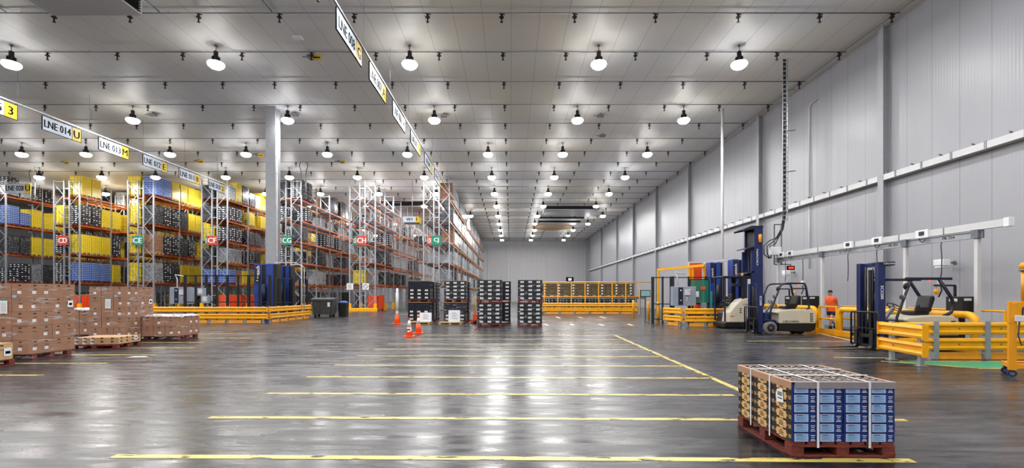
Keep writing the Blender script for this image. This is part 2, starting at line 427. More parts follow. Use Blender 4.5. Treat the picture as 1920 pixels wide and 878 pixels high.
# sprinkler pipes --------------------------------------------------------------
HX = [15.55, 12.6, 9.28, 5.9, 2.6, -.38, -3.4, -6.4, -9.45, -12.75, -15.55, -18.65, -21.96, -25.1, -28.2, -31.3, -34.4, -37.5, -40.6, -43.7, -46.8]
PZ = EYE+11.45
sb = MB(); sb.cyl((0,0,.03), (0,0,-.14), .045, n=8); sb.cyl((0,0,-.10), (0,0,-.13), .10, n=10); sb.cyl((0,0,-.13), (0,0,-.30), .028, n=8)
sb.cyl((0,0,-.30), (0,0,-.32), .06, n=10); sb.bar((-.09,0,.04), (.13,0,-.01), .035, .03)
m_head = sb.mesh('sprinkler_head', ['black'])
COOL = [(4.4, 11.5, 60, 65), (4.2, 10.9, 68.6, 70.2), (4.2, 10.9, 72, 74), (-16.5, -7.0, 57, 61), (3.6, 10.4, 75.4, 81.6)]
for r in range(26):
    y = 18.9+3.035*r
    if y > YB-1: break
    lo = XL+1 if r < 9 else (-26 if r < 12 else -13.5)
    t = thing('sprinkler_pipe', f'thin sprinkler pipe across the ceiling, {ORD[r+1]} from the entrance end', 'sprinkler pipe', (0, y, PZ), 0, 'sprinkler pipes under the ceiling')
    gaps = [(x0-.03, x1+.03) for x0, x1, y0, y1 in COOL if y0-.05 < y < y1+.05]
    inside = lambda x: any(a < x < c for a, c in gaps)
    b = MB(); st = lo
    for a, c in sorted(gaps):
        if a > st: b.cyl((st, 0, .06), (a, 0, .06), .022, n=6)
        st = max(st, c)
    b.cyl((st, 0, .06), (15.9, 0, .06), .022, n=6)
    x = lo+1
    while x < 15.9:
        if not inside(x): b.bar((x, 0, .06), (x, 0, ZC-PZ-.004), .012)
        x += 6
    b.build('pipe', ['steel'], t)
    for x in HX:
        if x > lo and not inside(x): link('sprinkler_head', m_head, t, loc=(x, 0, 0))
b = MB(); b.cyl((15.75, 17.5, PZ+.08), (15.75, YB-2, PZ+.08), .02, n=6)
for y in range(18, 99, 4): b.bar((15.75, y, PZ+.08), (15.75, y, ZC-.005), .012)
tag(b.build('sprinkler_main', ['steel']), 'thin dark feeder pipe following the corner of ceiling and white wall', 'pipe')
for nm, x in (('at the entrance corner', -20.6), ('second in from the entrance corner', -14.35), ('beside the middle aisle column line', -9.75)):
    b = MB(); b.cyl((x, 14, ZC-.06), (x, 18.9, ZC-.06), .02, n=6); b.bar((x, 14, ZC-.05), (x, 18.9, ZC-.02), .01)
    tag(b.build('feeder_pipe', ['steel']), f'short dark ceiling pipe {nm} running to the first sprinkler line', 'pipe', 'short ceiling pipes')

# small devices on the ceiling -------------------------------------------------
def ceil_at(px, py): y = F*(ZC-EYE)/(CY-py); return (px-CX)/F*y, y
def ceiling_box(px, py, tagged, lab):
    x, y = ceil_at(px, py)
    t = thing('ceiling_sensor', lab, 'ceiling device', (x, y, ZC), 0, 'small ceiling devices')
    b = MB(); b.cyl((0,0,0), (0,0,-.12), .03, n=8); b.box(-.2, .2, -.15, .15, -.24, -.12); b.cyl((-.2,0,-.18), (-.45,0,-.16), .03, n=8)
    b.build('housing', ['steel'], t, bevel=.01)
    if tagged:
        b = MB(); b.box(.1, .52, -.2, -.19, -.42, -.16); b.box(.16, .46, -.204, -.2, -.33, -.27, 1); b.build('tag_plate', ['sign_yellow', 'ink'], t)
for i, (px, py, tg, wh) in enumerate([(585, 100, True, 'near the LNE 008 sign'), (286, 210, False, 'between two lamps over the racks'), (553, 210, False, 'beside the free-standing column'), (832, 212, False, 'beside the second-row lamp'),
        (1126, 212, False, 'over the parking floor'), (484, 286, True, 'before rack row CF'), (637, 299, True, 'before rack row CH'), (122, 300, True, 'before rack row CD'), (372, 298, True, 'before rack row CE'), (1130, 250, False, 'near the third lamp row')]):
    ceiling_box(px, py, tg, f'small grey ceiling device {"with yellow tag" if tg else "on bracket"} {wh}')
b = MB(); x, y = ceil_at(558, 70); b.box(x-.2, x+.2, y-.15, y+.15, ZC-.05, ZC); b.box(x-.15, x+.15, y-.1, y+.1, ZC-.07, ZC-.05)
tag(b.build('ceiling_plate', ['white'], bevel=.005), 'small white cover plate on the ceiling before the LNE 008 sign', 'cover plate')

# coolers in the ceiling -------------------------------------------------------
def cooler(x0, x1, y0, y1, h, lab):
    t = thing('ceiling_cooler', lab, 'air cooler', ((x0+x1)/2, (y0+y1)/2, ZC), 0, 'air coolers under the ceiling')
    W, D = (x1-x0)/2, (y1-y0)/2
    b = MB(); b.box(-W, W, -D, D, -h, -h+.05); b.box(-W, -W+.05, -D, D, -h, 0); b.box(W-.05, W, -D, D, -h, 0); b.box(-W, W, D-.05, D, -h, 0); b.box(-W, W, -D, -D+.04, -.06, 0)
    b.build('casing', ['panel_white'], t)
    b = MB(); b.box(-W+.06, W-.06, -D+.25, -D+.27, -h+.06, 0)
    n = 6
    for k in range(n): z = -h+.08+(h-.14)*k/n; b.box(-W+.06, W-.06, -D+.05, -D+.2, z, z+.015)
    b.build('intake_grille', ['cooler_dark'], t)
cooler(4.4, 11.5, 60, 65, .55, 'long air cooler with dark slot over the centre of the hall')
cooler(4.2, 10.9, 68.6, 70.2, .34, 'first of two slim ceiling coolers behind the long dark-slotted one')
cooler(4.2, 10.9, 72.0, 74.0, .40, 'second of two slim ceiling coolers nearer the back wall')
cooler(-16.5, -7.0, 57, 61, .7, 'long dark-slotted air cooler above the aisle beside rack row CJ')
t = thing('ceiling_cooler', 'pale air cooler box over the aisles by the entrance end', 'air cooler', (-16.2, 16.6, ZC), 0, 'air coolers under the ceiling')
b = MB(); b.box(-1.8, 1.7, -1.6, 1.6, -.62, -.56); b.box(-1.8, -1.74, -1.6, 1.6, -.56, 0); b.box(-1.8, 1.7, 1.54, 1.6, -.56, 0); b.box(-1.8, 1.7, -1.6, -1.54, -.56, 0); b.build('casing', ['panel_white'], t)
b = MB(); b.box(1.5, 1.55, -1.54, 1.54, -.56, 0)
for k in range(5): b.box(1.55, 1.7, -1.54, 1.54, -.5+.1*k, -.485+.1*k)
b.build('intake_grille', ['cooler_dark'], t)
b = MB(); x, y = 7.0, 78.5
b.lathe([(3.4, -.02), (3.4, -.22), (3.2, -.24)], (x, y, ZC), 32); o = b.build('ceiling_disc', ['card_tan']); o.scale = (1, .9, 1); o.location = (0, y*.1, 0)
tag(o, 'round tan plate under the ceiling beyond the coolers', 'ceiling plate')

# hanging lane signs -----------------------------------------------------------
FIG = {'5': 'five', '4': 'four', '8': 'eight', '2': 'two', '3': 'three'}
def lane_sign(x, y0, y1, num, let, z0, z1, row):
    t = thing('lane_sign', f'hanging lane sign reading LNE {num} with {"yellow letter "+let if let.isalpha() else "yellow figure "+FIG[let]}', 'sign', (x, y0, z0), 0, f'lane signs on the {row} rail')
    L = y1-y0; H = z1-z0; s = L*.755
    b = MB(); b.box(-.02, .02, 0, s, 0, H); b.text('LNE '+num, (.024, s/2, H*.5), (0,1,0), (0,0,1), H*.55, 1, .82, s*.9); b.text('LNE '+num, (-.024, s/2, H*.5), (0,-1,0), (0,0,1), H*.55, 1, .82, s*.9)
    b.build('number_panel', ['sign_white', 'ink'], t)
    b = MB(); b.box(-.02, .02, s, L, 0, H)
    for sg in (1, -1): b.text(let, (.024*sg, (s+L)/2, H*.5), (0,sg,0), (0,0,1), H*.58, 1)
    b.build('letter_panel', ['sign_yellow', 'ink'], t)
    b = MB()
    for za, zb in ((-.02, 0), (H, H+.02)): b.box(-.022, .022, -.02, L+.02, za, zb)
    for ya, yb in ((-.02, 0), (L, L+.02), (s-.01, s+.01)): b.box(-.0235, .0235, ya, yb, 0, H)
    b.build('frame', ['ink'], t)
    b = MB()
    for yy in (.2, L-.2): b.box(-.008, .008, yy-.02, yy+.02, H+.02, H+.09)
    b.build('hook', ['steel'], t)
def rail(x, y0, y1, z, lab):
    t = thing('sign_rail', lab, 'rail', (x, y0, z), 0, 'sign rails under the ceiling')
    b = MB(); b.box(-.03, .03, 0, y1-y0, 0, .07); b.build('channel', ['galv'], t)
    y = 1.0
    while y < y1-y0:
        b = MB(); b.cyl((0, y, .07), (0, y, ZC-z), .007, n=5); b.build('suspension_wire', ['steel'], t); y += 3.9
RZ = EYE+9.42
rail(-5.66, 9, 46, RZ, 'thin grey rail carrying signs LNE 009 to LNE 003')
rail(-24.4, 18, 41, RZ, 'thin grey rail carrying signs LNE 015 to LNE 010')
for (num, let), (y0, y1) in zip(LNE_R, [(11.25, 13.6), (15.0, 17.5), (18.5, 20.85), (22.15, 24.7), (26.1, 28.75), (30.3, 33.2), (34.2, 37)]):
    lane_sign(-5.66, y0, y1, num, let, RZ-.79, RZ-.09, 'aisle')
for (num, let), (y0, y1) in zip(LNE_L, [(20.5, 22.85), (24.1, 26.25), (27.4, 29.5), (30.7, 32.8), (34.05, 36.25), (37.35, 39.4)]):
    lane_sign(-24.4, y0, y1, num, let, RZ-.79, RZ-.09, 'rack')
# LNE 028, square to the entrance
t = thing('lane_sign', 'white and yellow sign reading LNE 028 facing the entrance', 'sign', (-45.0, 41.75, 10.75), 0)
b = MB(); b.box(-.62, 1.15, -.02, .02, 0, .86); b.text('LNE 028', (.27, -.024, .43), (1,0,0), (0,0,1), .46, 1, .8, 1.6); b.build('number_panel', ['sign_white', 'ink'], t)
b = MB(); b.box(1.15, 1.72, -.02, .02, 0, .86); b.text('U', (1.44, -.024, .43), (1,0,0), (0,0,1), .5, 1); b.build('letter_panel', ['sign_yellow', 'ink'], t)
b = MB(); b.box(-3, 2.1, -.03, .03, .93, .99)
for x in (-.4, 1.5): b.box(x-.02, x+.02, -.01, .01, .86, .95)
for x in (-2.5, 2.0): b.cyl((x, 0, .98), (x, 0, ZC-10.75), .01, n=5)
b.build('hanger_bar', ['galv'], t)
# W1 box sign in the aisle
t = thing('aisle_sign', 'white box sign reading W1 hanging in the aisle by rack CJ', 'sign', (-9.95, 46.0, 8.78), 0)
b = MB(); b.box(-.74, .42, 0, 1.5, 0, .58); b.text('W1', (-.15, -.01, .3), (1,0,0), (0,0,1), .3, 1); b.build('box', ['sign_white', 'ink'], t)
b = MB(); b.box(.42, .76, 0, 1.5, 0, .58); b.text('1', (.59, -.01, .3), (1,0,0), (0,0,1), .36, 1); b.build('number_panel', ['sign_yellow', 'ink'], t)
b = MB(); b.cyl((0, .7, .58), (0, .7, ZC-8.78), .04, n=8); b.build('drop_rod', ['galv'], t)

# ================================================================== PALLETS AND LOADS
def pallet_mb(w, d, h=.145):
    b = MB(); bl = .12
    for x in (-w/2+bl/2, 0, w/2-bl/2):
        for y in (-d/2+bl/2, 0, d/2-bl/2): b.cbox(x, y, .022+.04, bl, bl, .08)
    for x in (-w/2+bl/2, 0, w/2-bl/2): b.box(x-bl/2, x+bl/2, -d/2, d/2, 0, .022)
    for y in (-d/2+bl/2, d/2-bl/2): b.box(-w/2, w/2, y-bl/2, y+bl/2, 0.001, .0215)
    for y in (-d/2+bl/2, 0, d/2-bl/2): b.box(-w/2, w/2, y-bl/2, y+bl/2, .102, .122)
    n = 7; p = w/n
    for k in range(n): x = -w/2+(k+.5)*p; b.box(x-p*.42, x+p*.42, -d/2, d/2, .122, h)
    return b
PM = {(k, mt): pallet_mb(*k).mesh('pallet', [mt]) for k in ((1.2, 1.0), (1.0, 1.2)) for mt in ('wood', 'wood_red')}
# goods for the racks: footprint 1.16 (across the run) x .96 (along the run)
def crate_goods(h, n, mats, lab_x, slots, strip, cols=(-.38, 0, .38)):
    b = MB(); lh = h/n; W, D = .58, .47
    for i in range(n):
        z = i*lh; j = random.uniform(-.012, .012)
        for cx in (-.29, .29):
            b.box(cx-.285, cx+.285, -D+j, D+j, z+.012, z+lh-.004)
        b.box(-W-.006, W+.006, -D-.006+j, D+.006+j, z+lh*.72, z+lh*.96, strip)
        if slots:
            for yy in (-.3, -.1, .1, .3):
                b.box(W-.01, W+.004, yy-.05, yy+.05, z+lh*.25, z+lh*.55, 1)
            for xx in (-.43, -.15, .15, .43): b.box(xx-.045, xx+.045, -D+j-.012, -D+j+.02, z+lh*.25, z+lh*.6, 1)
        if lab_x:
            for yy in (-.31, 0, .31):
                if random.random() < .35: continue
                b.box(W-.01, W+.012, yy-.05, yy+.05, z+lh*.22, z+lh*.62, 2); b.box(-W-.012, -W+.01, yy-.07, yy+.07, z+lh*.22, z+lh*.62, 2)
            for xx in cols: b.box(xx-.07, xx+.07, -D+j-.013, -D+j+.02, z+lh*.22, z+lh*.62, 2)
    return b
def lumpy(h, n, c, m=0):
    b = MB(); lh = h/n
    for i in range(n):
        e = random.uniform(-.02, .02); f = random.uniform(-.02, .02)
        for cx in (-.29, .29):
            for cy in (-.235, .235):
                g = random.uniform(-.008, .008); b.cbox(cx+e+g, cy+f, (i+.5)*lh, .565, .455, lh-.012, m)
    return b
GOODS = {}
for v, h in (('tall', 1.72), ('low', 1.25)):
    n = round(h/.17)
    GOODS['Y', v] = crate_goods(h, n, None, False, True, 0).mesh('crate_stack', ['wrap_yellow', 'crate_yellow_dark'])
    GOODS['B', v] = crate_goods(h, n, None, False, True, 2).mesh('crate_stack', ['crate_blue', 'ink', 'sign_white'])
    GOODS['K', v] = crate_goods(h, round(h/.2), None, True, False, 1).mesh('crate_stack', ['wrap_black', 'crate_rim', 'paper'])
    GOODS['K', v+' creased'] = lumpy(h, round(h/.2), 0).mesh('wrapped_goods', ['wrap_black'])
    GOODS['G', v] = lumpy(h, round(h/.22), 0).mesh('wrapped_goods', ['wrap_grey'])
    GOODS['W', v] = lumpy(h, round(h/.4), 0).mesh('wrapped_goods', ['wrap_white'])
    GOODS['D', v] = lumpy(h, round(h/.3), 0).mesh('carton_stack', ['card_dark'])
    GOODS['O', v] = crate_goods(h if v == 'tall' else .98, 4, None, True, False, 1, (.3,)).mesh('crate_stack', ['wrap_olive', 'card_olive', 'paper'])
KIND = {'Y': ('yellow_crate_load', 'yellow crate stack'), 'B': ('blue_crate_load', 'blue and white crate stack'), 'K': ('black_crate_load', 'black wrapped crate stack'),
        'G': ('grey_wrapped_load', 'grey film-wrapped load'), 'W': ('white_wrapped_load', 'white film-wrapped load'), 'D': ('carton_load', 'brown carton stack'), 'O': ('olive_crate_load', 'olive-brown crate stack')}
# one-mesh versions for the far bays
def merged_mesh(k, v):
    bm = bmesh.new(); g = GOODS[k, v]; p = PM[(1.2, 1.0), 'wood']
    bm.from_mesh(p); n0 = len(bm.faces)
    for f in bm.faces: f.material_index = len(g.materials)
    bm2 = bmesh.new(); bm2.from_mesh(g); bmesh.ops.translate(bm2, verts=bm2.verts, vec=(0, 0, .147))
    tmp = bpy.data.meshes.new('tmp'); bm2.to_mesh(tmp); bm2.free(); bm.from_mesh(tmp); bpy.data.meshes.remove(tmp)
    me = bpy.data.meshes.new('load'); 
    for mm in g.materials: me.materials.append(mm)
    me.materials.append(M['wood']); bm.to_mesh(me); bm.free(); return me
WHOLE = {}
def put_load(k, x, y, z, lab, group, whole=False, v=None):
    v = v or ('tall' if random.random() < .72 else 'low')
    nm, d = KIND[k]
    if k == 'K' and random.random() < .5: v += ' creased'
    if whole:
        if (k, v) not in WHOLE: WHOLE[k, v] = merged_mesh(k, v)
        o = link(nm, WHOLE[k, v], loc=(x, y, z)); tag(o, lab, 'pallet load', group)
    else:
        t = thing(nm, lab, 'pallet load', (x, y, z), 0, group)
        link('pallet', PM[(1.2, 1.0), 'wood_red' if k in 'KBO' else 'wood'], t); g = GOODS[k, v]; link(g.name.split('.')[0], g, t, loc=(0, 0, .147))

# ================================================================== RACKS
RH, RD, BAY, GAP = 12.43, 1.06, 3.4, .2
def frame_mesh():
    b = MB()
    for x in (.05, RD-.05): b.box(x-.05, x+.05, -.05, .05, .012, RH); b.box(x-.05, x+.05, -.08, .08, 0, .012)
    z = .25; s = 0; step = .98
    while z+step < RH:
        x0, x1 = (.1, RD-.1) if s % 2 == 0 else (RD-.1, .1)
        b.bar((x0, 0, z), (x1, 0, z+step), .03, .045); z += step; s += 1
    for z in (.22, RH-.12): b.bar((.1, 0, z), (RD-.1, 0, z), .03, .05)
    return b.mesh('upright_frame', ['galv'])
m_frame = frame_mesh()
bb = MB(); bb.box(0, .05, 0, BAY-.1, -.13, 0); bb.box(-.004, .054, -.012, .02, -.2, .02, 0); bb.box(-.004, .054, BAY-.12, BAY-.088, -.2, .02, 0); m_beam = bb.mesh('beam', ['beam_orange'])
bb = MB(); bb.box(.0, RD-.12, .06, BAY-.16, .0, .02)
for k in range(6): y = .2+k*.55; bb.box(.0, RD-.12, y, y+.04, -.03, 0)
m_deck = bb.mesh('deck', ['deck'])
bb = MB(); bb.box(-.09, .09, -.13, -.082, 0, .75); bb.box(-.13, -.082, -.13, .1, 0, .75); bb.box(.082, .13, -.13, .1, 0, .75); m_guard = bb.mesh('post_guard', ['yellow'])
bb = MB()
z = .6
while z < RH: bb.box(.004, 2*GAP-.002, -.03, .03, z-.03, z+.03); z += .92
m_spacer = bb.mesh('row_spacer', ['galv'])
LV4 = [2.75, 5.45, 8.22, 10.97]; LV5 = [2.55, 4.6, 6.6, 8.6, 10.6]
ROWS = [('CC', 6, LV4, 0, 4), ('CD', 5, LV4, 5, 5), ('CE', 4, LV4, 6, 6), ('CF', 3, LV5, 7, 7), ('CG', 2, LV5, 8, 8), ('CH', 1, LV5, 9, 10), ('CJ', 0, LV5, 10, 16)]
# goods by level from the floor up, by bay, three pallets a bay; '?' = whatever the deeper bays hold
PLAN = {('CC', 1): ['KKK', 'KKG KGK', 'KKY YYY', 'BBY YYK', 'KGK K.K'], ('CD', 1): ['...', 'BBB Y..', 'YYY K..', 'KKY Y.Y', 'YY. ...'], ('CE', 1): ['...', 'GKK YYY', 'DKK KK.', 'KKK KYY', 'BBY YYY'],
        ('CF', 1): ['...', 'BDY ..Y', 'GG. KK.', 'KK. KK.', 'KK. Y.Y', 'GYK KGY'], ('CG', 1): ['...', '... WW.', '... .K.', 'K.. ..K', '.K. ...', 'KK. ...'], ('CH', 1): ['...', '... .K.', '... KK.', '... .K.', '... ...', '... ...'],
        ('CJ', 1): ['...', 'G.. .K.', '... WWW', '..D WWW', '..K WWW', '.DW WWW'], ('CD', 0): ['...', 'KKK K..', 'KKK KYY', 'YYY YYY', '... ...'], ('CE', 0): ['...', 'YYY K..', 'YYK ..K', 'YYY Y..', 'YYY ...'],
        ('CF', 0): ['...', 'BBY ...', 'KKY ...', 'YYK K..', 'KKK Y..', 'KKY ...'], ('CG', 0): ['...', '... K..', 'K.. K..', '..K ...', 'K.K ...', 'KK. ...'], ('CH', 0): ['...', '.Y. ...', '... ...', '... ...', '... ...', '... ...'], ('CJ', 0): ['...', '... ...', '... ...', '... ...', '... ...', '... ...']}
FILL = {('CC', 1): (4, .8, 'KKYGB'), ('CD', 0): (4, .6, 'KKYG'), ('CD', 1): (4, .7, 'KYYGK'), ('CE', 0): (3, .6, 'KYG'), ('CE', 1): (4, .7, 'KYBG'), ('CF', 0): (4, .6, 'KYG'), ('CF', 1): (6, .65, 'KKGY'),
        ('CG', 0): (5, .25, 'KKGD'), ('CG', 1): (6, .22, 'KKG'), ('CH', 0): (5, .06, 'KG'), ('CH', 1): (8, .12, 'KKG'), ('CJ', 0): (7, .06, 'KG'), ('CJ', 1): (16, .86, 'WWKGW')}
RUNX = {}
for rn, k, LV, nl, nr in ROWS:
    xc = RACK_X0+RACK_DX*k
    for side, nb in ((0, nl), (1, nr)):
        if not nb: continue
        x0 = xc+GAP if side else xc-GAP-RD
        RUNX[rn, side] = x0
        nm = 'outer' if side else 'inner'
        t = thing('pallet_rack', f'tall steel pallet rack with orange beams, {"wall-facing" if side else "far-facing"} run of row {rn}', 'pallet rack', (x0, RACK_Y, 0), 0, 'pallet racks')
        for i in range(nb+1): link('upright_frame', m_frame, t, loc=(0, i*BAY, 0))
        cnt = 0; rest = MB()
        for i in range(nb):
            for z in LV:
                for xx in ((RD-.055, .005) if side else (.005, RD-.055)):
                    cnt += 1
                    if cnt <= 100: link('beam', m_beam, t, loc=(xx, i*BAY+.05, z))
                    else: rest.box(xx, xx+.05, i*BAY+.05, (i+1)*BAY-.05, z-.13, z)
        if rest.v:
            o = rest.build('beam', ['beam_orange'], t); o['kind'] = 'stuff'
        if rn in ('CG', 'CH', 'CJ'):
            for i in range(min(nb, 3)):
                for z in LV[1:]: link('deck', m_deck, t, loc=(.06, i*BAY+.05, z+.003))
        for i in range(3): 
            for xx in (.05, RD-.05):
                if xx == (RD-.05 if side else .05): link('post_guard', m_guard, t, loc=(xx, i*BAY, .0))
        if side: link('row_spacer', m_spacer, t, loc=(-2*GAP, 0, 0)); link('row_spacer', m_spacer, t, loc=(-2*GAP, BAY, 0))
        plan = [p.split() for p in PLAN.get((rn, side), [])]
        fb, fp, fk = FILL[rn, side]
        zs = [0]+LV
        rng = random.Random(hash((rn == 'CC', k, side)) if 0 else k*2+side+11)
        for li, z in enumerate(zs):
            for bay in range(fb):
                for sl in range(3):
                    if li < len(plan) and bay < len(plan[li]): kk = plan[li][bay][sl]
                    elif rng.random() < fp and not (li == 0 and bay < 2 and rn not in ('CJ',)): kk = rng.choice(fk)
                    else: kk = '.'
                    if kk == '.': continue
                    lv = 'floor' if li == 0 else ORD[li]+' beam'
                    lab = f'{KIND[kk][1]}, row {rn} {"wall-facing" if side else "far-facing"} run, {lv} level, {ORD[bay+1]} bay, {("front", "middle", "rear")[sl]} place'
                    top = li == len(zs)-1
                    gap = (zs[li+1]-z if not top else 2.2)
                    v = None if gap > 2.4 or top else 'low'
                    if rn in ('CD', 'CE') and bay < 2: v = 'tall'
                    deck = .026 if rn in ('CG', 'CH', 'CJ') and bay < 3 and li > 1 else .003
                    put_load(kk, x0+RD/2, RACK_Y+bay*BAY+.62+1.08*sl, (z+deck) if li else 0.0, lab, f'{KIND[kk][1]}s in the racks', whole=(bay > 2 or (rn, side) in (('CH', 0), ('CJ', 0), ('CG', 0))), v=v)
# row signs on the rack ends
prevn = {'CD': ('CC', 'sign_green'), 'CE': ('CD', 'sign_red'), 'CF': ('CE', 'sign_green'), 'CG': ('CF', 'sign_red'), 'CH': ('CG', 'sign_green'), 'CJ': ('CH', 'sign_red')}
for rn, k, LV, nl, nr in ROWS[1:]:
    xc = RACK_X0+RACK_DX*k
    cols = 'sign_red' if prevn[rn][1] == 'sign_green' else 'sign_green'
    t = thing('row_sign', f'{"red" if cols == "sign_red" else "green"} rack-end sign reading {rn}', 'sign', (xc, RACK_Y-.46, 6.24), 0, 'row signs on the rack ends')
    b = MB(); b.box(-.4, .52, -.02, .02, 0, .86); b.text(rn, (.06, -.026, .43), (1,0,0), (0,0,1), .48, 1, 1.05, .8); b.build('row_panel', [cols, 'white'], t)
    b = MB(); b.prism([(-.4, -.02), (-.4, .02), (-.78, .34), (-.80, .31)], 0, .86, 'z'); dx, dy = -.38, .32
    b.text(prevn[rn][0], (-.60, .135, .43), (.38, -.32, 0), (0,0,1), .44, 1, .7, .4); b.build('side_panel', [prevn[rn][1], 'white'], t)
    b = MB(); b.box(-.26, -.22, .02, .405, .2, .26); b.box(.22, .26, .02, .405, .2, .26); b.build('bracket', ['steel'], t)
# notice boards on row CH, floor guards at rack ends, orange bins at floor level
x = RUNX['CH', 0]
for lab, xx, rnd in (('white notice board on the far-facing upright of row CH', x+.1, 0), ('white no-entry notice board on the wall-facing upright of row CH', x+RD+2*GAP+.12, 1)):
    b = MB(); b.box(xx-.3, xx+.3, RACK_Y-.12, RACK_Y-.07, 2.05, 2.65)
    if rnd:
        pts = [(xx+.19*math.cos(2*PI*i/20), RACK_Y-.125, 2.36+.19*math.sin(2*PI*i/20)) for i in range(21)]; b.tube(pts, .018, 6, 1); b.bar((xx-.13, RACK_Y-.125, 2.49), (xx+.13, RACK_Y-.125, 2.23), .03, .01, 1)
    else:
        for i in range(5): b.box(xx-.22, xx+.2-.05*(i % 2), RACK_Y-.122, RACK_Y-.118, 2.15+i*.09, 2.18+i*.09, 1)
    tag(b.build('notice_board', ['paper', 'ink']), lab, 'notice', 'notice boards on row CH')
for rn in ('CD', 'CE', 'CH'):
    x = RUNX[rn, 0]
    b = MB(); b.prism([(RACK_Y-.48, 0), (RACK_Y-.22, 0), (RACK_Y-.22, .28), (RACK_Y-.3, .32), (RACK_Y-.48, .28)], x-.25, x+2*RD+2*GAP+.25, 'x')
    for xx in (x+.2, x+RD+GAP, x+2*RD+.2): b.cyl((xx, RACK_Y-.36, .31), (xx, RACK_Y-.36, .335), .03, n=8)
    tag(b.build('rack_end_guard', ['yellow'], bevel=.01), f'low yellow steel guard on the floor before rack row {rn}', 'guard', 'rack end guards')
def orange_bin(x, y, lab, hl=.9):
    t = thing('steel_bin', lab, 'steel bin', (x, y, 0), 0, 'orange bins under the racks')
    b = MB(); b.box(-.5, .5, -hl, hl, .12, 1.55)
    for yy in (-hl, -hl/2, 0, hl/2, hl-.04): b.box(.5, .54, yy, yy+.05, .12, 1.55)
    b.build('body', ['orange_panel'], t, bevel=.02)
    b = MB()
    for xx in (-.4, .4):
        for yy in (-hl+.1, hl-.1): b.box(xx-.06, xx+.06, yy-.06, yy+.06, 0, .12)
    b.build('foot', ['black'], t)
    b = MB(); 
    for i in range(8): b.prism([(-hl-.01, .2+.16*i), (-hl-.01, .28+.16*i), (-hl+.01, .28+.16*i), (-hl+.01, .2+.16*i)], .36, .5, 'x')
    b.build('hazard_strip', ['ink'], t)
orange_bin(RUNX['CH', 1]+.62, RACK_Y+1.6, 'orange steel bin on the floor under row CH')
orange_bin(RUNX['CD', 1]+.55, RACK_Y+.55, 'orange steel bin on the floor under row CD', .43)
orange_bin(RUNX['CF', 1]+.5, RACK_Y+1.2, 'orange steel bin on the floor under row CF, wall-facing side')
orange_bin(RUNX['CF', 1]+.5, RACK_Y+4.8, 'orange steel bin under row CF in the second bay')
for i in range(11):
    o = link('empty_pallet', PM[(1.2, 1.0), 'wood'], loc=(RUNX['CD', 1]+.62, RACK_Y+1.6, .147*i)); tag(o, f'empty wooden pallet, {ORD[i+1]} from the floor in the stack under row CD', 'pallet', 'empty pallets under row CD')
# looped cables and drop poles hanging from the ceiling before the racks
for lab, x, y in (('CG', -18.05, 40.3), ('CC', -44.4, 43.0)):
    t = thing('cable_drop', f'pair of looped black cables with grey drop poles before rack row {lab}', 'cable drop', (x, y, ZC), 0, 'looped cable drops from the ceiling')
    for s in (-1, 1):
        sx = s*.2
        b = MB(); b.cyl((sx, 0, -2.9), (sx, 0, -1.1), .04, n=8); b.build('pole', ['galv'], t)
        b = MB(); b.tube([(sx, 0, -1.1), (sx+s*.02, 0, -.85), (sx+s*.13, 0, -.5), (sx+s*.16, 0, -.28), (sx+s*.08, 0, -.08), (sx-s*.02, 0, -.01)], .03, 6); b.build('cable', ['cable'], t)

# ================================================================== FLOOR MARKINGS
NLINE = 0
def line(p, q, w, mt='line_yellow'):
    a = Vector((*p, 0)); c = Vector((*q, 0)); d = (c-a); L = d.length; ang = math.atan2(d.y, d.x)
    b = MB(); n = max(1, int(L/.5)); x = 0
    b.box(0, L, -w/2, w/2, 0.0, .003)
    o = b.build('floor_line', [mt], loc=(a.x, a.y, .0005), rz=ang); o['kind'] = 'structure'
for pl, pr in [((212,856),(1712,864.5)), ((393,783),(1700,788.5)), ((501,738),(1376,741.5)), ((576,707),(1335,709.5)), ((628,685),(1282,687)), ((671,667.5),(1243,669)), ((702,655),(1210,656)), ((727,645),(1188,646)), ((762,636.2),(1167,637)), ((790,628.5),(1152,629))]:
    line(fl(*pl), fl(*pr), .1)
line(fl(1153, 629), fl(1400, 738), .11)
for pl, pr in [((-60,704),(80,704)), ((-20,682),(200,681.5)), ((20,666),(292,665.7)), ((110,653),(365,652.7)), ((266,642.5),(383,642.5)), ((374,634.5),(470,634.5)), ((375,626),(510,626)),
               ((1477,653),(1640,654.5)), ((1402,639.7),(1602,641)), ((1564,670.5),(1664,671.6)), ((1364,626.5),(1535,627))]:
    line(fl(*pl), fl(*pr), .1)
for pl, pr in [((1043,594),(1050,597)), ((1084,594.5),(1093,597)), ((1125,594),(1135.5,597)), ((1070.6,607.8),(1075.5,610.2)), ((1123,608),(1131.5,610.8)), ((1177.7,608),(1186,610.8)), ((1022,608),(1027,610.5))]:
    line(fl(*pl), fl(*pr), .16, 'line_pale')
line(fl(1534, 625), fl(1606, 641), .09, 'line_pale'); line((8.75, 10.95), (9.95, 9.86), .09); line((9.9, 9.86), (13.5, 9.8), .09); line((9.2, 10.95), (13.5, 10.9), .08)
b = MB(); b.prism([(8.95, 10.86), (9.95, 9.92), (13.6, 9.86), (13.6, 10.86)], 0.0006, .003, 'z')
struct('floor_walkway', b, ['line_green'])
b = MB(); x, y = fl(258, 669.5); b.prism([(x-.2, y-.1), (x+.22, y-.04), (x+.2, y+.1), (x-.16, y+.08)], 0.001, .004, 'z')
tag(b.build('paper_sheet', ['paper']), 'white sheet of paper lying on the concrete by the brown cartons', 'paper')

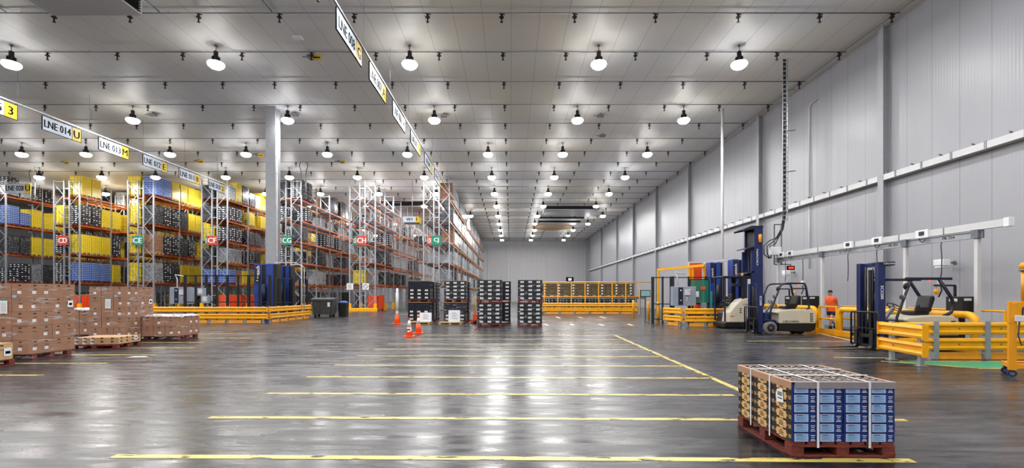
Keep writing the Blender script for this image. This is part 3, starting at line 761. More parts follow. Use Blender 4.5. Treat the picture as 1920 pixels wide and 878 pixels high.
# ================================================================== STRAPPED LOAD NEAR THE CAMERA
W0, L0 = .985, 1.085
t = thing('strapped_load', 'strapped pallet of blue and black printed cartons on the grey floor', 'pallet load', (2.69+W0/2+.02, 4.45+L0/2, 0), -.015)
PT = pallet_mb(W0, L0, .15).build('pallet', ['wood_red'], t, bevel=.003)
cw, cl, ch = W0/4-.004, L0/3-.003, .0935
def carton_mesh(open_top):
    b = MB(); hw, hl = cw/2-.0015, cl/2-.0015
    b.box(-hw, hw, -hl, hl, 0, ch-.002, 0)
    for s in (-1, 1):           # ends: blue with pale table label
        y = s*(hl+.0007); R = (-s, 0, 0)
        R = (1, 0, 0) if s < 0 else (-1, 0, 0)
        b.box(-hw, hw, min(y, y-s*.001), max(y, y-s*.001), 0.001, ch-.003, 1)
        sx = R[0]
        b.quad((sx*-.03, y+s*.0006, ch*.46), (.066*sx, 0, 0), (0, 0, ch*.40), 3); b.quad((sx*-.03, y+s*.0011, ch*.46), (.062*sx, 0, 0), (0, 0, ch*.36), 2)
        for i in range(5):
            b.quad((sx*(-.03-.012*(i % 2)), y+s*.0015, ch*(.2+.13*i)), (.046*sx-.012*sx*(i % 2), 0, 0), (0, 0, .0011), 4)
        b.quad((sx*-.05, y+s*.0016, ch*.76), (.03*sx, 0, 0), (0, 0, .002), 4)
        for z, ww in ((.68, .022), (.5, .015), (.28, .018), (.14, .024)):
            b.quad((sx*.08, y+s*.0015, ch*z), (ww*sx, 0, 0), (0, 0, .0032), 3)
    for s in (-1, 1):           # long sides: black with a scalloped tan medallion
        x = s*(hw+.0007); n = 40; pts = []
        for i in range(n):
            a = 2*PI*i/n; rr = 1+.10*math.cos(8*a)
            pts.append((x+s*.0006, .094*rr*math.copysign(abs(math.cos(a))**.6, math.cos(a)), ch*.5+ch*.44*rr*math.copysign(abs(math.sin(a))**.7, math.sin(a))))
        b.add(pts, [tuple(range(n))], 5)
        for i in range(8):
            a = 2*PI*(i+.5)/8; cy, cz = .1*math.cos(a), ch*.5+ch*.36*math.sin(a)
            b.quad((x+s*.0011, cy, cz), (0, .0045, 0), (0, 0, .0045), 6)
        for z, ww in ((.72, .028), (.55, .044), (.42, .034), (.28, .04)):
            b.quad((x+s*.0012, 0, ch*z), (0, ww, 0), (0, 0, .0035), 4)
        for sy in (-1, 1):
            for z in (.36, .5, .64): b.quad((x+s*.0012, sy*.146, ch*z), (0, .024, 0), (0, 0, .0028), 5)
    if open_top:
        b.box(-hw+.006, hw-.006, -hl+.006, hl-.006, ch-.004, ch-.0015, 7)
        for i in range(3):
            for j in range(4):
                b.lathe([(.028, 0), (.03, .008), (.02, .014)], (-hw+.045+i*.077, -hl+.05+j*.083, ch-.003), 10, 8)
    return b.mesh('carton', ['print_black', 'blue_print', 'label_blue', 'white', 'ink', 'print_tan', 'print_red', 'card_dark', 'tray_fill'])
mc, mo = carton_mesh(False), carton_mesh(True)
for k in range(6):
    for i in range(4):
        for j in range(3):
            if k < 5 and i in (1, 2) and j == 1: continue
            link('carton', mo if k == 5 else mc, t, loc=(-W0/2+(i+.5)*W0/4+random.uniform(-.002, .002), -L0/2+(j+.5)*L0/3+random.uniform(-.002, .0), .1515+k*ch))
zt = .1515+6*ch
def board(x0, x1, y0, y1, along):
    b = MB()
    if along == 'x':
        s = -1 if y0 < 0 else 1; y = s*L0/2
        b.box(x0, x1, min(y, y+s*.006), max(y, y+s*.006), zt-.045, zt+.018); b.box(x0, x1, min(y, y-s*.035), max(y, y-s*.035), zt+.013, zt+.018)
    else:
        s = -1 if x0 < 0 else 1; x = s*W0/2
        b.box(min(x, x+s*.006), max(x, x+s*.006), y0, y1, zt-.05, zt+.017); b.box(min(x, x-s*.035), max(x, x-s*.035), y0, y1, zt+.012, zt+.017)
    return b
board(-W0/2+.03, W0/2+.012, -1, 0, 'x').build('edge_board', ['edge_grey'], t)['label'] = 'grey cardboard edge strip'
board(-W0/2, W0/2, 1, 0, 'x').build('edge_board', ['edge_board'], t)
board(-1, 0, -L0/2, L0/2, 'y').build('edge_board', ['edge_board'], t); board(1, 0, -L0/2, L0/2, 'y').build('edge_board', ['edge_board'], t)
for x in (-W0/2+.247, W0/2-.247):
    b = MB(); e = .009; p = [(x, -L0/2-e, .09), (x, -L0/2-e, zt+.022), (x, L0/2+e, zt+.022), (x, L0/2+e, .09)]
    b.box(x-.011, x+.011, -L0/2-e-.002, -L0/2-e, .1, zt+.021); b.box(x-.011, x+.011, L0/2+e, L0/2+e+.002, .1, zt+.021); b.box(x-.011, x+.011, -L0/2-e-.002, L0/2+e+.002, zt+.019, zt+.021)
    b.build('strap', ['strap'], t)
for y in (-.17, .22):
    b = MB(); e = .009
    b.box(-W0/2-e-.002, -W0/2-e, y-.011, y+.011, .1, zt+.023); b.box(W0/2+e, W0/2+e+.002, y-.011, y+.011, .1, zt+.023); b.box(-W0/2-e, W0/2+e, y-.011, y+.011, zt+.021, zt+.023)
    b.build('strap', ['strap'], t)
b = MB(); b.prism([(-.42, .50), (-.30, .49), (-.285, .55), (-.31, .62), (-.40, .635)], -W0/2-.009, -W0/2-.006, 'x')
for i in range(9): b.box(-W0/2-.0096, -W0/2-.009, -.395+i*.009, -.39+i*.009, .56, .60, 1)
b.box(-W0/2-.0096, -W0/2-.009, -.4, -.32, .53, .54, 1); b.build('ticket', ['paper', 'ink'], t)

# ================================================================== BROWN CARTON PALLETS BY THE ENTRANCE SIDE
def carton_box(w, d, h, labs, slots=True, mt='card', seed=0):
    rg = random.Random(seed); b = MB(); b.box(-w/2, w/2, -d/2, d/2, 0, h)
    for face in ('x', 'y'):
        n = d if face == 'x' else w
        def q(u, z, du, dz, m):
            if face == 'x': b.box(w/2-.001, w/2+.003, u-du, u+du, z-dz, z+dz, m)
            else: b.box(u-du, u+du, -d/2-.003, -d/2+.001, z-dz, z+dz, m)
        for k in range(2 if n > .45 else 1):
            u = (k-.5)*n*.45 if n > .45 else 0
            q(u, h*.86, .03, .012, 2); q(u+.01, h*.6, .045, .005, 2)
            if labs: q(u+rg.uniform(-.03, .03), h*.36, .045, .034, 1); q(u, h*.36, .02, .005, 2)
    return b.mesh('carton', [mt, 'paper', 'ink'])
CB = [carton_box(.385, .29, .335, True, seed=1), carton_box(.385, .29, .335, False, seed=2), carton_box(.385, .59, .335, True, seed=3), carton_box(.385, .59, .335, False, seed=4)]
def film_shell(w, d, z0, z1, parent, ruffle=False):
    b = MB(); n = 10; vs = []; rg = random.Random(int(z1*100))
    ring = [(-w/2+w*i/n, -d/2) for i in range(n)]+[(w/2, -d/2+d*i/n) for i in range(n)]+[(w/2-w*i/n, d/2) for i in range(n)]+[(-w/2, d/2-d*i/n) for i in range(n)]
    R = 8; m = len(ring)
    for j in range(R+1):
        for (x, y) in ring:
            k = 1+rg.uniform(.006, .018); vs.append((x*k, y*k, z0+(z1-z0)*j/R))
    b.add(vs, [(j*m+i, j*m+(i+1) % m, (j+1)*m+(i+1) % m, (j+1)*m+i) for j in range(R) for i in range(m)], 0, True)
    return b.build('stretch_film', ['film'], parent)
def film_top(w, d, z, parent):
    b = MB(); n = 14; rg = random.Random(5); vs = []
    for j in range(n+1):
        for i in range(n+1):
            e = i in (0, n) or j in (0, n)
            vs.append((-w/2+w*i/n, -d/2+d*j/n, z+(rg.uniform(-.05, .005) if e else rg.uniform(.01, .06))))
    b.add(vs, [(j*(n+1)+i, j*(n+1)+i+1, (j+1)*(n+1)+i+1, (j+1)*(n+1)+i) for j in range(n) for i in range(n)], 0, True)
    b.build('top_sheet', ['wrap_white'], parent)
def brown_stack(x, y, layers, lab, notes=True, top=False, nx=3, ny=4, wide=1.2, deep=1.18, film=True, hs=1.0):
    t = thing('carton_load', lab, 'pallet load', (x, y, 0), 0, 'brown carton pallets along the entrance side')
    link('pallet', PM[(1.2, 1.0) if wide > deep else (1.0, 1.2), 'wood_red'], t)
    h = .34*hs
    for k in range(layers):
        long = (k % 2 == (layers+1) % 2)
        n2 = 2 if long else 4; w1 = wide/3
        for i in range(3):
            for j in range(n2):
                if 0 < i < 2 and 0 < j < n2-1 and k < layers-1: continue
                me = CB[2+(j+i+k) % 2] if long else CB[(i+j+k) % 3 == 0]
                o = link('carton', me, t, loc=(-wide/2+(i+.5)*wide/3+random.uniform(-.006, .006), -deep/2+(j+.5)*deep/n2+random.uniform(-.006, .006), .146+k*h)); o.scale = (1, 1, hs)
    if film: film_shell(wide, deep, .05, .146+layers*h-.02, t)
    if notes:
        b = MB(); yy = -deep/2-.016; b.box(-.06+wide*.0, .12, yy-.003, yy, 1.12, 1.43, 0); b.box(-.02, .1, yy-.004, yy-.001, 1.43, 1.47, 1); b.box(.24, .34, yy-.003, yy, 1.5, 1.56, 2)
        for i in range(7): b.box(-.035, .09, yy-.0045, yy-.002, 1.16+i*.035, 1.165+i*.035, 3)
        b.build('document_pocket', ['paper', 'green', 'label_blue', 'ink'], t)
        b = MB(); b.box(wide/2+.012, wide/2+.018, .38, .52, 1.25, 1.42); b.box(wide/2+.018, wide/2+.020, .41, .49, 1.3, 1.36, 1); b.build('shipping_label', ['paper', 'ink'], t)
    if top: film_top(wide*1.02, deep*1.02, .15+layers*h, t)
    return t
brown_stack(-12.1, 11.62, 5, 'tall brown carton stack wrapped in film with dangling paper, closest to the entrance')
brown_stack(-13.3, 15.85, 5, 'tall brown carton stack with white document pocket, behind the open low cartons')
brown_stack(-12.08, 16.48, 2, 'low brown carton stack under crumpled white film, before the yellow barrier', notes=False, top=True)
brown_stack(-15.6, 17.1, 2, 'low wrapped brown cartons seen between the two tall stacks', notes=False, top=True, hs=1.3)
# pallet of flat tan cartons
t = thing('carton_load', 'pallet of flat tan cartons two layers high between the tall stacks', 'pallet load', (-12.0, 13.75, 0), .12, 'brown carton pallets along the entrance side')
link('pallet', PM[(1.2, 1.0), 'wood_red'], t)
fm = carton_box(.2, .47, .095, True, mt='card_tan', seed=9); fm2 = carton_box(.6, .235, .095, False, mt='card_tan', seed=9)
for k in range(2):
    for i in range(3): link('carton', fm, t, loc=(-.46+i*.205, -.23, .146+k*.097))
    for i in range(4): 
        link('carton', fm2, t, loc=(.32, -.35+i*.237, .146+k*.097)) 
    for i in range(3): link('carton', fm, t, loc=(-.46+i*.205, .25, .146+k*.097))
b = MB(); b.box(.623, .627, .2, .34, .22, .33); b.box(.627, .6285, .23, .31, .26, .29, 1); b.build('shipping_label', ['paper', 'ink'], t)
o = link('carton_box', carton_box(.5, .4, .26, True, mt='card_tan', seed=3), loc=(-13.6, 13.9, 0)); tag(o, 'single tan carton on the floor behind the flat carton pallet', 'carton')
# cartons at the frame edge
t = thing('carton_load', 'low pallet of orange-tan cartons with large white label, cut off by the frame', 'pallet load', (-11.7, 9.86, 0), 0, 'brown carton pallets along the entrance side')
link('pallet', PM[(1.2, 1.0), 'wood_red'], t)
em = carton_box(.29, .45, .36, False, mt='card_tan', seed=4)
for i in range(4):
    for j in range(2): link('carton', em, t, loc=(-.45+i*.3, -.235+j*.47, .146))
b = MB(); b.box(.602, .606, .27, .42, .22, .40); b.box(.606, .608, .3, .40, .27, .33, 1); b.build('shipping_label', ['paper', 'ink'], t)

# ================================================================== BLACK CRATE STACKS IN THE MIDDLE
def crate_mesh(label):
    b = MB(); w, d, h = .395, .595, .2
    b.box(-w/2+.012, w/2-.012, -d/2+.012, d/2-.012, 0.004, h-.03)
    b.box(-w/2, w/2, -d/2, d/2, h-.034, h-.004, 1); b.box(-w/2+.004, w/2-.004, -d/2+.004, d/2-.004, .0, .02, 1)
    for x in (-w/2+.02, -.065, .065, w/2-.02):
        for s in (-1, 1): b.box(x-.009, x+.009, s*(d/2-.006)-.006, s*(d/2-.006)+.006, .02, h-.034, 1)
    for y in (-d/2+.02, -.1, .1, d/2-.02):
        for s in (-1, 1): b.box(s*(w/2-.006)-.006, s*(w/2-.006)+.006, y-.009, y+.009, .02, h-.034, 1)
    if label:
        b.box(-.085, .085, -d/2-.004, -d/2+.012, .055, .14, 2); b.box(-.05, .05, -d/2-.0055, -d/2-.003, .088, .104, 3)
        b.box(w/2-.012, w/2+.004, -.1, .02, .06, .13, 2)
    else:
        for x in (-.1, .02, .11): b.box(x-.02, x+.02, -d/2-.002, -d/2+.012, .08, .11, 4)
    return b.mesh('crate', ['crate_black', 'crate_rim', 'paper', 'ink', 'blue_print'])
CRL, CRN = crate_mesh(True), crate_mesh(False)
def crate_load(x, y, z, lab, layers=5, plain=(), filmed=False, rot=0, lid=False):
    t = thing('black_crate_load', lab, 'pallet load', (x, y, z), rot, 'black crate pallets standing in the middle')
    link('pallet', PM[(1.2, 1.0), 'wood_red'], t)
    for k in range(layers):
        for i in range(3):
            for j in range(2):
                o = link('crate', CRN if k in plain else CRL, t, loc=(-.4+.4*i, -.24+.48*j, .147+.2*k)); o.scale = (1, .8, 1)
    if lid: b = MB(); b.box(-.6, .6, -.50, .5, .147+.2*layers-.003, .147+.2*layers+.019); b.build('lid_board', ['wood'], t)
    if filmed: film_shell(1.2, .98, .1, .14+.2*layers, t)
TH = .147+5*.2+.004
def crate_column(x, y, nm, **kw):
    crate_load(x, y, 0, f'lower pallet of black crates with white labels, {nm}', **{k: v for k, v in kw.items() if k != 'plain2'})
    kw2 = dict(kw); kw2['plain'] = kw.get('plain2', ()); kw2.pop('plain2', None)
    crate_load(x+.02, y, TH+(.021 if kw.get('lid') else .002), f'upper pallet of black crates with white labels, {nm}', **kw2)
crate_column(-5.06, 25.9, 'stack behind the cones', plain=(3, 4), plain2=(3, 4), lid=True)
crate_column(-5.05, 27.1, 'second deep behind the cones stack'); crate_column(-5.05, 28.3, 'third deep behind the cones stack')
crate_column(-3.05, 25.6, 'stack beside the cones stack', plain=(2, 3, 4), filmed=True, lid=True); crate_column(-3.0, 26.8, 'second deep beside the cones stack')
crate_column(-1.06, 23.25, 'film-wrapped stack by the gap', filmed=True); crate_column(-.62, 25.6, 'behind the film-wrapped stack by the gap')
crate_column(.93, 23.25, 'stack standing alone by the barrier', filmed=True)
# notices standing on pallets before the stacks
for lab, x, y, wd in (('cones stack', -4.5, 24.75, .62), ('stack beside the cones stack', -2.95, 24.45, .6)):
    o = link('empty_pallet', PM[(1.2, 1.0), 'wood'], loc=(x-.35 if x < -4 else x-.2, y, 0)); tag(o, f'bare wooden pallet on the floor before the {lab}', 'pallet', 'bare pallets before the black stacks')
    b = MB(); h = .62 if x > -4 else .48
    b.prism([(y-.40, .147), (y-.33, .147+h), (y-.31, .147+h), (y-.2, .147), (y-.22, .147), (y-.325, .147+h-.06), (y-.38, .147)], x-wd/2, x+wd/2, 'x')
    for i in range(4): zz = .147+h*(.3+.15*i); yy = y-.40+.07*(zz-.147)/h-.003; b.box(x-wd*.2, x+wd*.28-.08*(i % 2), yy-.002, yy+.001, zz, zz+.013, 1)
    tag(b.build('folded_notice', ['paper', 'ink']), f'white folded notice standing on the bare pallet before the {lab}', 'notice', 'white notices')
# yellow-handled hand truck parked between stacks
t = thing('hand_pallet_truck', 'orange hand pallet truck with upright yellow handle between the black stacks', 'pallet truck', (-1.95, 25.2, 0), 0)
b = MB(); b.tube([(0, 0, .2), (0, .05, 1.3), (-.1, .08, 1.42), (.1, .08, 1.42), (0, .05, 1.3)], .03, 8); b.build('handle', ['yellow'], t)
b = MB(); b.box(-.12, .12, -.05, .2, .1, .5); b.box(-.06, .06, 0, .1, .5, .62); b.build('pump', ['orange_panel'], t, bevel=.01)
b = MB(); b.cyl((-.08, 0, .1), (.08, 0, .1), .1, n=14); b.build('wheel', ['rubber'], t)
b = MB()
for s in (-.2, .2): b.box(s-.08, s+.08, .2, 1.2, .06, .12)
b.box(-.28, .28, .18, .3, .06, .2); b.build('fork', ['orange_panel'], t)

# ================================================================== TRAFFIC CONES
def cone(x, y, h, lab, sign=False, tube=False):
    t = thing('traffic_cone', lab, 'traffic cone', (x, y, 0), 0, 'orange traffic cones')
    r = .14*h/.7; b = MB(); b.box(-.2*h/.7, .2*h/.7, -.2*h/.7, .2*h/.7, 0, .03); b.build('base', ['cone_orange'], t, bevel=.01)
    f = lambda z: r*(1-z/h)+.025*(z/h)
    def band(z0, z1, nm, mt, e=0): b = MB(); b.lathe([(f(z0)+e, z0), (f(z1)+e, z1)], n=18); return b.build(nm, [mt], t)
    band(.03, h*.55, 'lower_cone', 'cone_orange'); band(h*.55, h*.88, 'reflective_sleeve', 'white', .002); band(h*.88, h, 'tip', 'cone_orange')
    if sign:
        b = MB(); z0, z1 = h*.24, h*.5; vs = []
        for k in range(9):
            a = -PI/2+(k-4)*.26
            for z, kk in ((z0+.05*abs(k-3)/4+(.06 if k < 3 else 0), 1), (z1, 1)): vs.append(((f(z)+.006)*math.cos(a), (f(z)+.006)*math.sin(a), z))
        b.add(vs, [(2*i, 2*i+2, 2*i+3, 2*i+1) for i in range(8)], 0, True)
        for i, zz in enumerate((.40, .37)):
            for k in range(-3, 3):
                a = -PI/2+k*.2; b.quad(((f(h*zz)+.012)*math.cos(a), (f(h*zz)+.012)*math.sin(a), h*zz), (.012, 0, 0), (0, 0, .012), 1)
        b.build('arrow_sticker', ['paper', 'ink'], t)['label'] = 'white arrow-shaped sticker'
    if tube:
        b = MB(); b.lathe([(.085, h*.78), (.085, h*.78+.95), (.055, h*.78+1.0), (.055, h*.78+1.22)], n=16); b.build('tube', ['white'], t)['label'] = 'upright white tube pushed over the cone'
cone(-3.82, 17.4, .69, 'orange traffic cone with white arrow sticker on the grey floor', sign=True)
cone(-3.78, 18.9, .72, 'orange traffic cone half hidden behind the stickered cone')
cone(-6.17, 25.1, .9, 'orange traffic cone topped by an upright white tube', tube=True)

# ================================================================== YELLOW W-BEAM BARRIERS
def wpoly(z0, s=1, off=0):     # profile of a two-wave guard rail: (depth, height)
    P = [(0, 0), (.07, .02), (.085, .07), (.03, .12), (.03, .18), (.085, .23), (.07, .28), (0, .30), (-.012, .29), (-.012, .01)]
    return [(off+s*d, z0+h) for d, h in P]
def barrier(x0, y0, x1, y1, lab, posts, face=-1, kick=True, front_posts=False, ends=(True, True), group='yellow guard rails', top=None):
    d = Vector((x1-x0, y1-y0, 0)); L = d.length; ang = math.atan2(d.y, d.x)
    t = thing('guard_rail', lab, 'barrier', (x0, y0, 0), ang, group)
    for z in (.60, .22):
        b = MB(); P = wpoly(z, face, face*.05)
        b.prism(P, 0, L, 'x')
        for e, xx in zip(ends, (0, L)):
            if e: b.box(xx-(.02 if xx == 0 else -0.0)-0.0, xx+(0 if xx == 0 else .02), min(face*.03, face*.15), max(face*.03, face*.15), z-.005, z+.305)
        for k in range(int(L/1.0)):
            xx = .5+k*1.0; b.cyl((xx, face*.06, z+.15), (xx, face*.095, z+.15), .018, n=6, m=1)
        b.build('rail', ['yellow', 'steel'], t)
    for xx in posts:
        b = MB(); o = face*(.09 if front_posts else 0)
        b.box(xx-.05, xx+.05, -.04+o*.0, .04, 0.012, .93); b.box(xx-.09, xx+.09, -.09, .09, 0, .012)
        if front_posts: b.box(xx-.06, xx+.06, face*.142-.006, face*.142+.006, .012, .93); b.box(xx-.06, xx-.048, min(face*.05, face*.142), max(face*.05, face*.142), .012, .93)
        b.build('post', ['galv'], t)
    if kick:
        ps = sorted(posts)
        for a, c in zip(ps[:-1], ps[1:]):
            b = MB(); b.prism([(face*.02, 0.01), (face*.09, .01), (face*.06, .17), (face*.02, .17)], a+.1, c-.1, 'x'); b.build('kick_plate', ['yellow_deep'], t)
    return t
def rng(n, L, a=.15): return [a+(L-2*a)*i/(n-1) for i in range(n)]
barrier(-19.9, 25.8, -13.44, 25.62, 'yellow guard rail stretch behind the low wrapped cartons', rng(7, 6.35))
barrier(-13.5, 25.75, -13.5, 31.0, 'yellow guard rail stretch leading to the wheeled bin', rng(6, 5.25))
barrier(2.6, 38.0, 10.3, 38.0, 'yellow guard rail along the far conveyor', rng(7, 7.7))
barrier(8.15, 24.4, 8.55, 23.0, 'short end of yellow guard rail beside the yellow bollards', rng(2, 1.45, .2))
barrier(8.6, 22.9, 10.6, 22.8, 'yellow guard rail before the grey control cabinet by the wall', rng(3, 2.0, .1))
barrier(9.27, 11.5, 9.0, 9.95, 'short end of yellow guard rail pointing at the camera', [.3, 1.3], kick=False)
barrier(9.35, 11.3, 14.4, 11.25, 'long yellow guard rail before the parked forklift', [.9, 2.13, 3.4, 4.7], front_posts=True)

# railing above the far guard rail
t = thing('handrail', 'tall yellow railing on top of the far conveyor guard rail', 'railing', (2.4, 38.3, 0), 0)
for i in range(8):
    b = MB(); x = .35+i*1.125; b.box(x-.035, x+.035, -.035, .035, 0, 2.62); b.build('post', ['yellow'], t)
for z in (1.42, 2.62):
    b = MB(); b.cyl((0, 0, z), (9.2, 0, z), .035, n=8); b.build('rail', ['yellow'], t)

# ================================================================== FAR CONVEYOR
t = thing('roller_conveyor', 'dark roller conveyor behind the far yellow guard rail', 'conveyor', (2.0, 40.2, 0), 0)
b = MB(); b.box(0, 9.5, -.62, -.56, 1.2, 1.4); b.box(0, 9.5, .56, .62, 1.2, 1.4); b.build('frame', ['steel'], t)
b = MB()
for i in range(60): b.cyl((.1+i*.158, -.56, 1.36), (.1+i*.158, .56, 1.36), .05, n=8)
b.build('rollers', ['galv'], t)['kind'] = 'stuff'
for i in range(6):
    for y in (-.59, .59):
        b = MB(); b.box(.3+i*1.75-.04, .3+i*1.75+.04, y-.03, y+.03, 0, 1.2); b.build('leg', ['steel'], t)
for i, k in enumerate('OOOOOOO'):
    put_load(k, 2.6+i*1.23, 40.2, 1.415, f'olive-brown crate stack on the far conveyor, {ORD[i+1]} from the lone black stack', 'crate stacks on the far conveyor', v='low')
for i in range(7):
    o = link('pallet_of_crates', WHOLE.setdefault(('K', 'low'), merged_mesh('K', 'low')), loc=(2.8+i*1.3, 42.2, 0)); o.name = 'black_crate_load'
    tag(o, f'dark crate stack on the floor behind the far conveyor, {ORD[i+1]} along', 'pallet load', 'dark stacks behind the conveyor')
t = thing('status_board', 'black-framed white status board on a post above the far conveyor', 'board', (5.6, 44.0, 0), 0)
b = MB(); b.box(-.05, .05, -.05, .05, 0, 2.8); b.build('post', ['steel'], t)
b = MB(); b.box(-.35, .35, -.06, .06, 2.8, 3.25); b.build('frame', ['ink'], t)
b = MB(); b.box(-.16, .16, -.075, -.06, 2.9, 3.15); b.build('panel', ['paper'], t)

# ================================================================== STRETCH-WRAPPING CELLS
def tower(x, y, h, lab, w=.75, name=True, side=1):
    t = thing('wrapping_tower', lab, 'wrapping machine', (x, y, 0), 0, 'blue wrapping towers')
    b = MB(); b.box(-w*.5, -w*.16, -.3, .3, .03, h); b.box(w*.02, w*.34, -.3, .3, .03, h); b.build('mast', ['blue_tower'], t, bevel=.015)
    b = MB(); b.box(-w*.16, w*.02, -.24, .24, .03, h-.05); b.box(w*.34, w*.5, -.28, .28, .03, h-.02); b.build('mast_core', ['black'], t)
    b = MB(); b.box(-.06, .06, -.42, -.3, h*.36, h*.58); b.cyl((0, -.5, h*.3), (0, -.5, h*.64), .1, n=12); b.build('film_carriage', ['navy_dark'], t)
    b = MB(); b.box(-w*.55, w*.55, -.5, .5, 0, .03); b.build('base_plate', ['steel'], t)
    b = MB(); b.tube([(w*.3, 0, h), (w*.3, 0, h+.08), (w*1.2, 0, h+.08), (w*1.5, 0, h-.1), (w*1.5, 0, .6)], .025, 6); b.build('conduit', ['grey_light'], t)
    if name:
        b = MB(); b.box(-w*.47, -w*.2, -.304, -.3, h*.66, h*.98); b.text('Lantech', (-w*.335, -.306, h*.83), (0, 0, 1), (-1, 0, 0), w*.16, 1, 1, h*.26); b.build('name_plate', ['navy_dark', 'white'], t)
tower(-14.62, 27.87, 3.42, 'blue wrapping tower before the free-standing column', w=1.35)
tower(-14.3, 29.6, 3.42, 'blue wrapping tower at the corner of the fenced cell', w=.72, name=False)
tower(11.3, 25.76, 3.36, 'blue wrapping tower before the orange doorway', w=.68)
tower(12.5, 25.4, 3.5, 'blue wrapping tower behind the reach truck', w=.95)
def cabinet(x, y, z0, lab):
    t = thing('control_cabinet', lab, 'cabinet', (x, y, 0), 0, 'grey control cabinets')
    b = MB(); b.box(-.6, .6, -.2, .2, z0, z0+1.0); b.build('body', ['grey_box'], t, bevel=.015)
    b = MB(); b.box(-.32, -.08, -.215, -.2, z0+.05, z0+.95); b.build('black_panel', ['navy_dark'], t)
    for xx, zz, r in ((-.2, .8, .04), (-.2, .28, .03), (.12, .4, .03), (.12, .3, .03)):
        b = MB(); b.cyl((xx, -.2, z0+zz), (xx, -.235, z0+zz), r, n=10); b.build('button', ['white'], t)
    b = MB(); b.box(0, .28, -.26, -.2, z0+.55, z0+.85); b.cyl((.24, -.26, z0+.82), (.24, -.3, z0+.82), .05, n=10); b.build('meter', ['grey_light'], t)
    for xx in (-.5, .5):
        b = MB(); b.box(xx-.03, xx+.03, -.03, .03, 0, z0); b.build('leg', ['black'], t)
    b = MB(); b.tube([(-.3, 0, z0+1), (-.3, 0, z0+1.5), (-.42, 0, z0+1.75), (.1, 0, z0+1.65)], .03, 6); b.build('conduit', ['grey_light'], t)
cabinet(-19.6, 27.6, 1.02, 'grey control cabinet behind the guard rail under row CE')
cabinet(9.0, 24.2, 1.0, 'grey control cabinet behind the guard rail near the bollards')
def fence(x0, y0, x1, y1, h, n, lab, pane=True):
    d = Vector((x1-x0, y1-y0, 0)); L = d.length; t = thing('safety_fence', lab, 'fence', (x0, y0, 0), math.atan2(d.y, d.x), 'black safety fences')
    for i in range(n):
        x = L*i/(n-1); b = MB(); ww = .07 if i % 2 == 0 else .04; b.box(x-ww, x+ww, -.04, .04, 0, h); b.build('post', ['black'], t)
    for z in (h-.05, h*.42, .25):
        b = MB(); b.box(0, L, -.02, .02, z-.025, z+.025); b.build('rail', ['black'], t)
    if pane:
        b = MB(); b.box(0.05, L-.05, .021, .025, .28, h-.08); b.build('clear_panel', ['guard_pane'], t)
fence(-19.0, 27.0, -14.0, 26.9, 2.72, 9, 'black safety fence behind the yellow guard rail on the rack side', False)
fence(-13.74, 27.0, -13.74, 31.2, 2.62, 5, 'black safety fence running back beside the wheeled bin', False)
fence(7.75, 25.3, 8.6, 24.6, 2.55, 3, 'short black fence of the gateway by the yellow bollards', False)
fence(8.65, 25.0, 11.4, 24.8, 2.55, 4, 'black safety fence around the wrapping cell by the wall', False)
t = thing('machine_guard', 'green-tinted machine guard panel behind the grey cabinet', 'machine guard', (10.0, 24.55, 0), 0)
b = MB(); b.box(-.48, .48, -.02, .02, 1.15, 2.35); b.build('pane', ['pane_green'], t)
b = MB()
for a in ((-.5, 0, 0, -.5, 0, 2.4), (.5, 0, 0, .5, 0, 2.4), (-.5, 0, 2.38, .5, 0, 2.38), (-.5, 0, 1.12, .5, 0, 1.12), (-.5, 0, .5, .5, 0, .5)): b.bar(a[:3], a[3:], .05)
b.build('frame', ['black'], t)
b = MB(); b.box(-.35, -.05, -.05, -.02, 1.45, 1.75); b.build('notice', ['paper'], t)
b = MB(); b.box(.02, .3, -.2, -.03, .75, 1.15); b.build('junction_box', ['grey_box'], t)
b = MB(); b.box(.06, .3, -.06, -.021, 1.85, 2.0); b.build('warning_label', ['orange_panel'], t)
b = MB(); b.box(.58, .66, -.04, .04, 0, 1.75); b.build('green_post', ['green'], t)
t = thing('operator_panel', 'grey-green operator screen on black stand by the gateway', 'operator panel', (7.95, 27.4, 0), 0)
b = MB(); b.box(-.3, .3, -.05, .05, 1.45, 1.85); b.build('housing', ['black'], t, bevel=.01)
b = MB(); b.box(-.26, .26, -.056, -.05, 1.49, 1.81); b.build('screen', ['screen'], t)
b = MB(); b.box(-.04, .04, -.03, .03, .02, 1.45); b.box(-.2, .2, -.2, .2, 0, .02); b.build('stand', ['steel'], t)
# small electrical boxes on the rack side
for lab, x, z in (('upper small grey electrical box on the black fence by row CF', -17.9, 1.75), ('lower small grey electrical box on the black fence by row CF', -17.65, 1.3)):
    b = MB(); b.box(x-.2, x+.2, 26.7, 26.9, z-.22, z+.22); b.box(x-.14, x+.1, 26.69, 26.7, z-.1, z+.16, 1); b.box(x-.03, x+.03, 26.85, 26.98, z-.4, z)
    tag(b.build('electrical_box', ['grey_box', 'grey_light'], bevel=.01), lab, 'electrical box', 'electrical boxes')
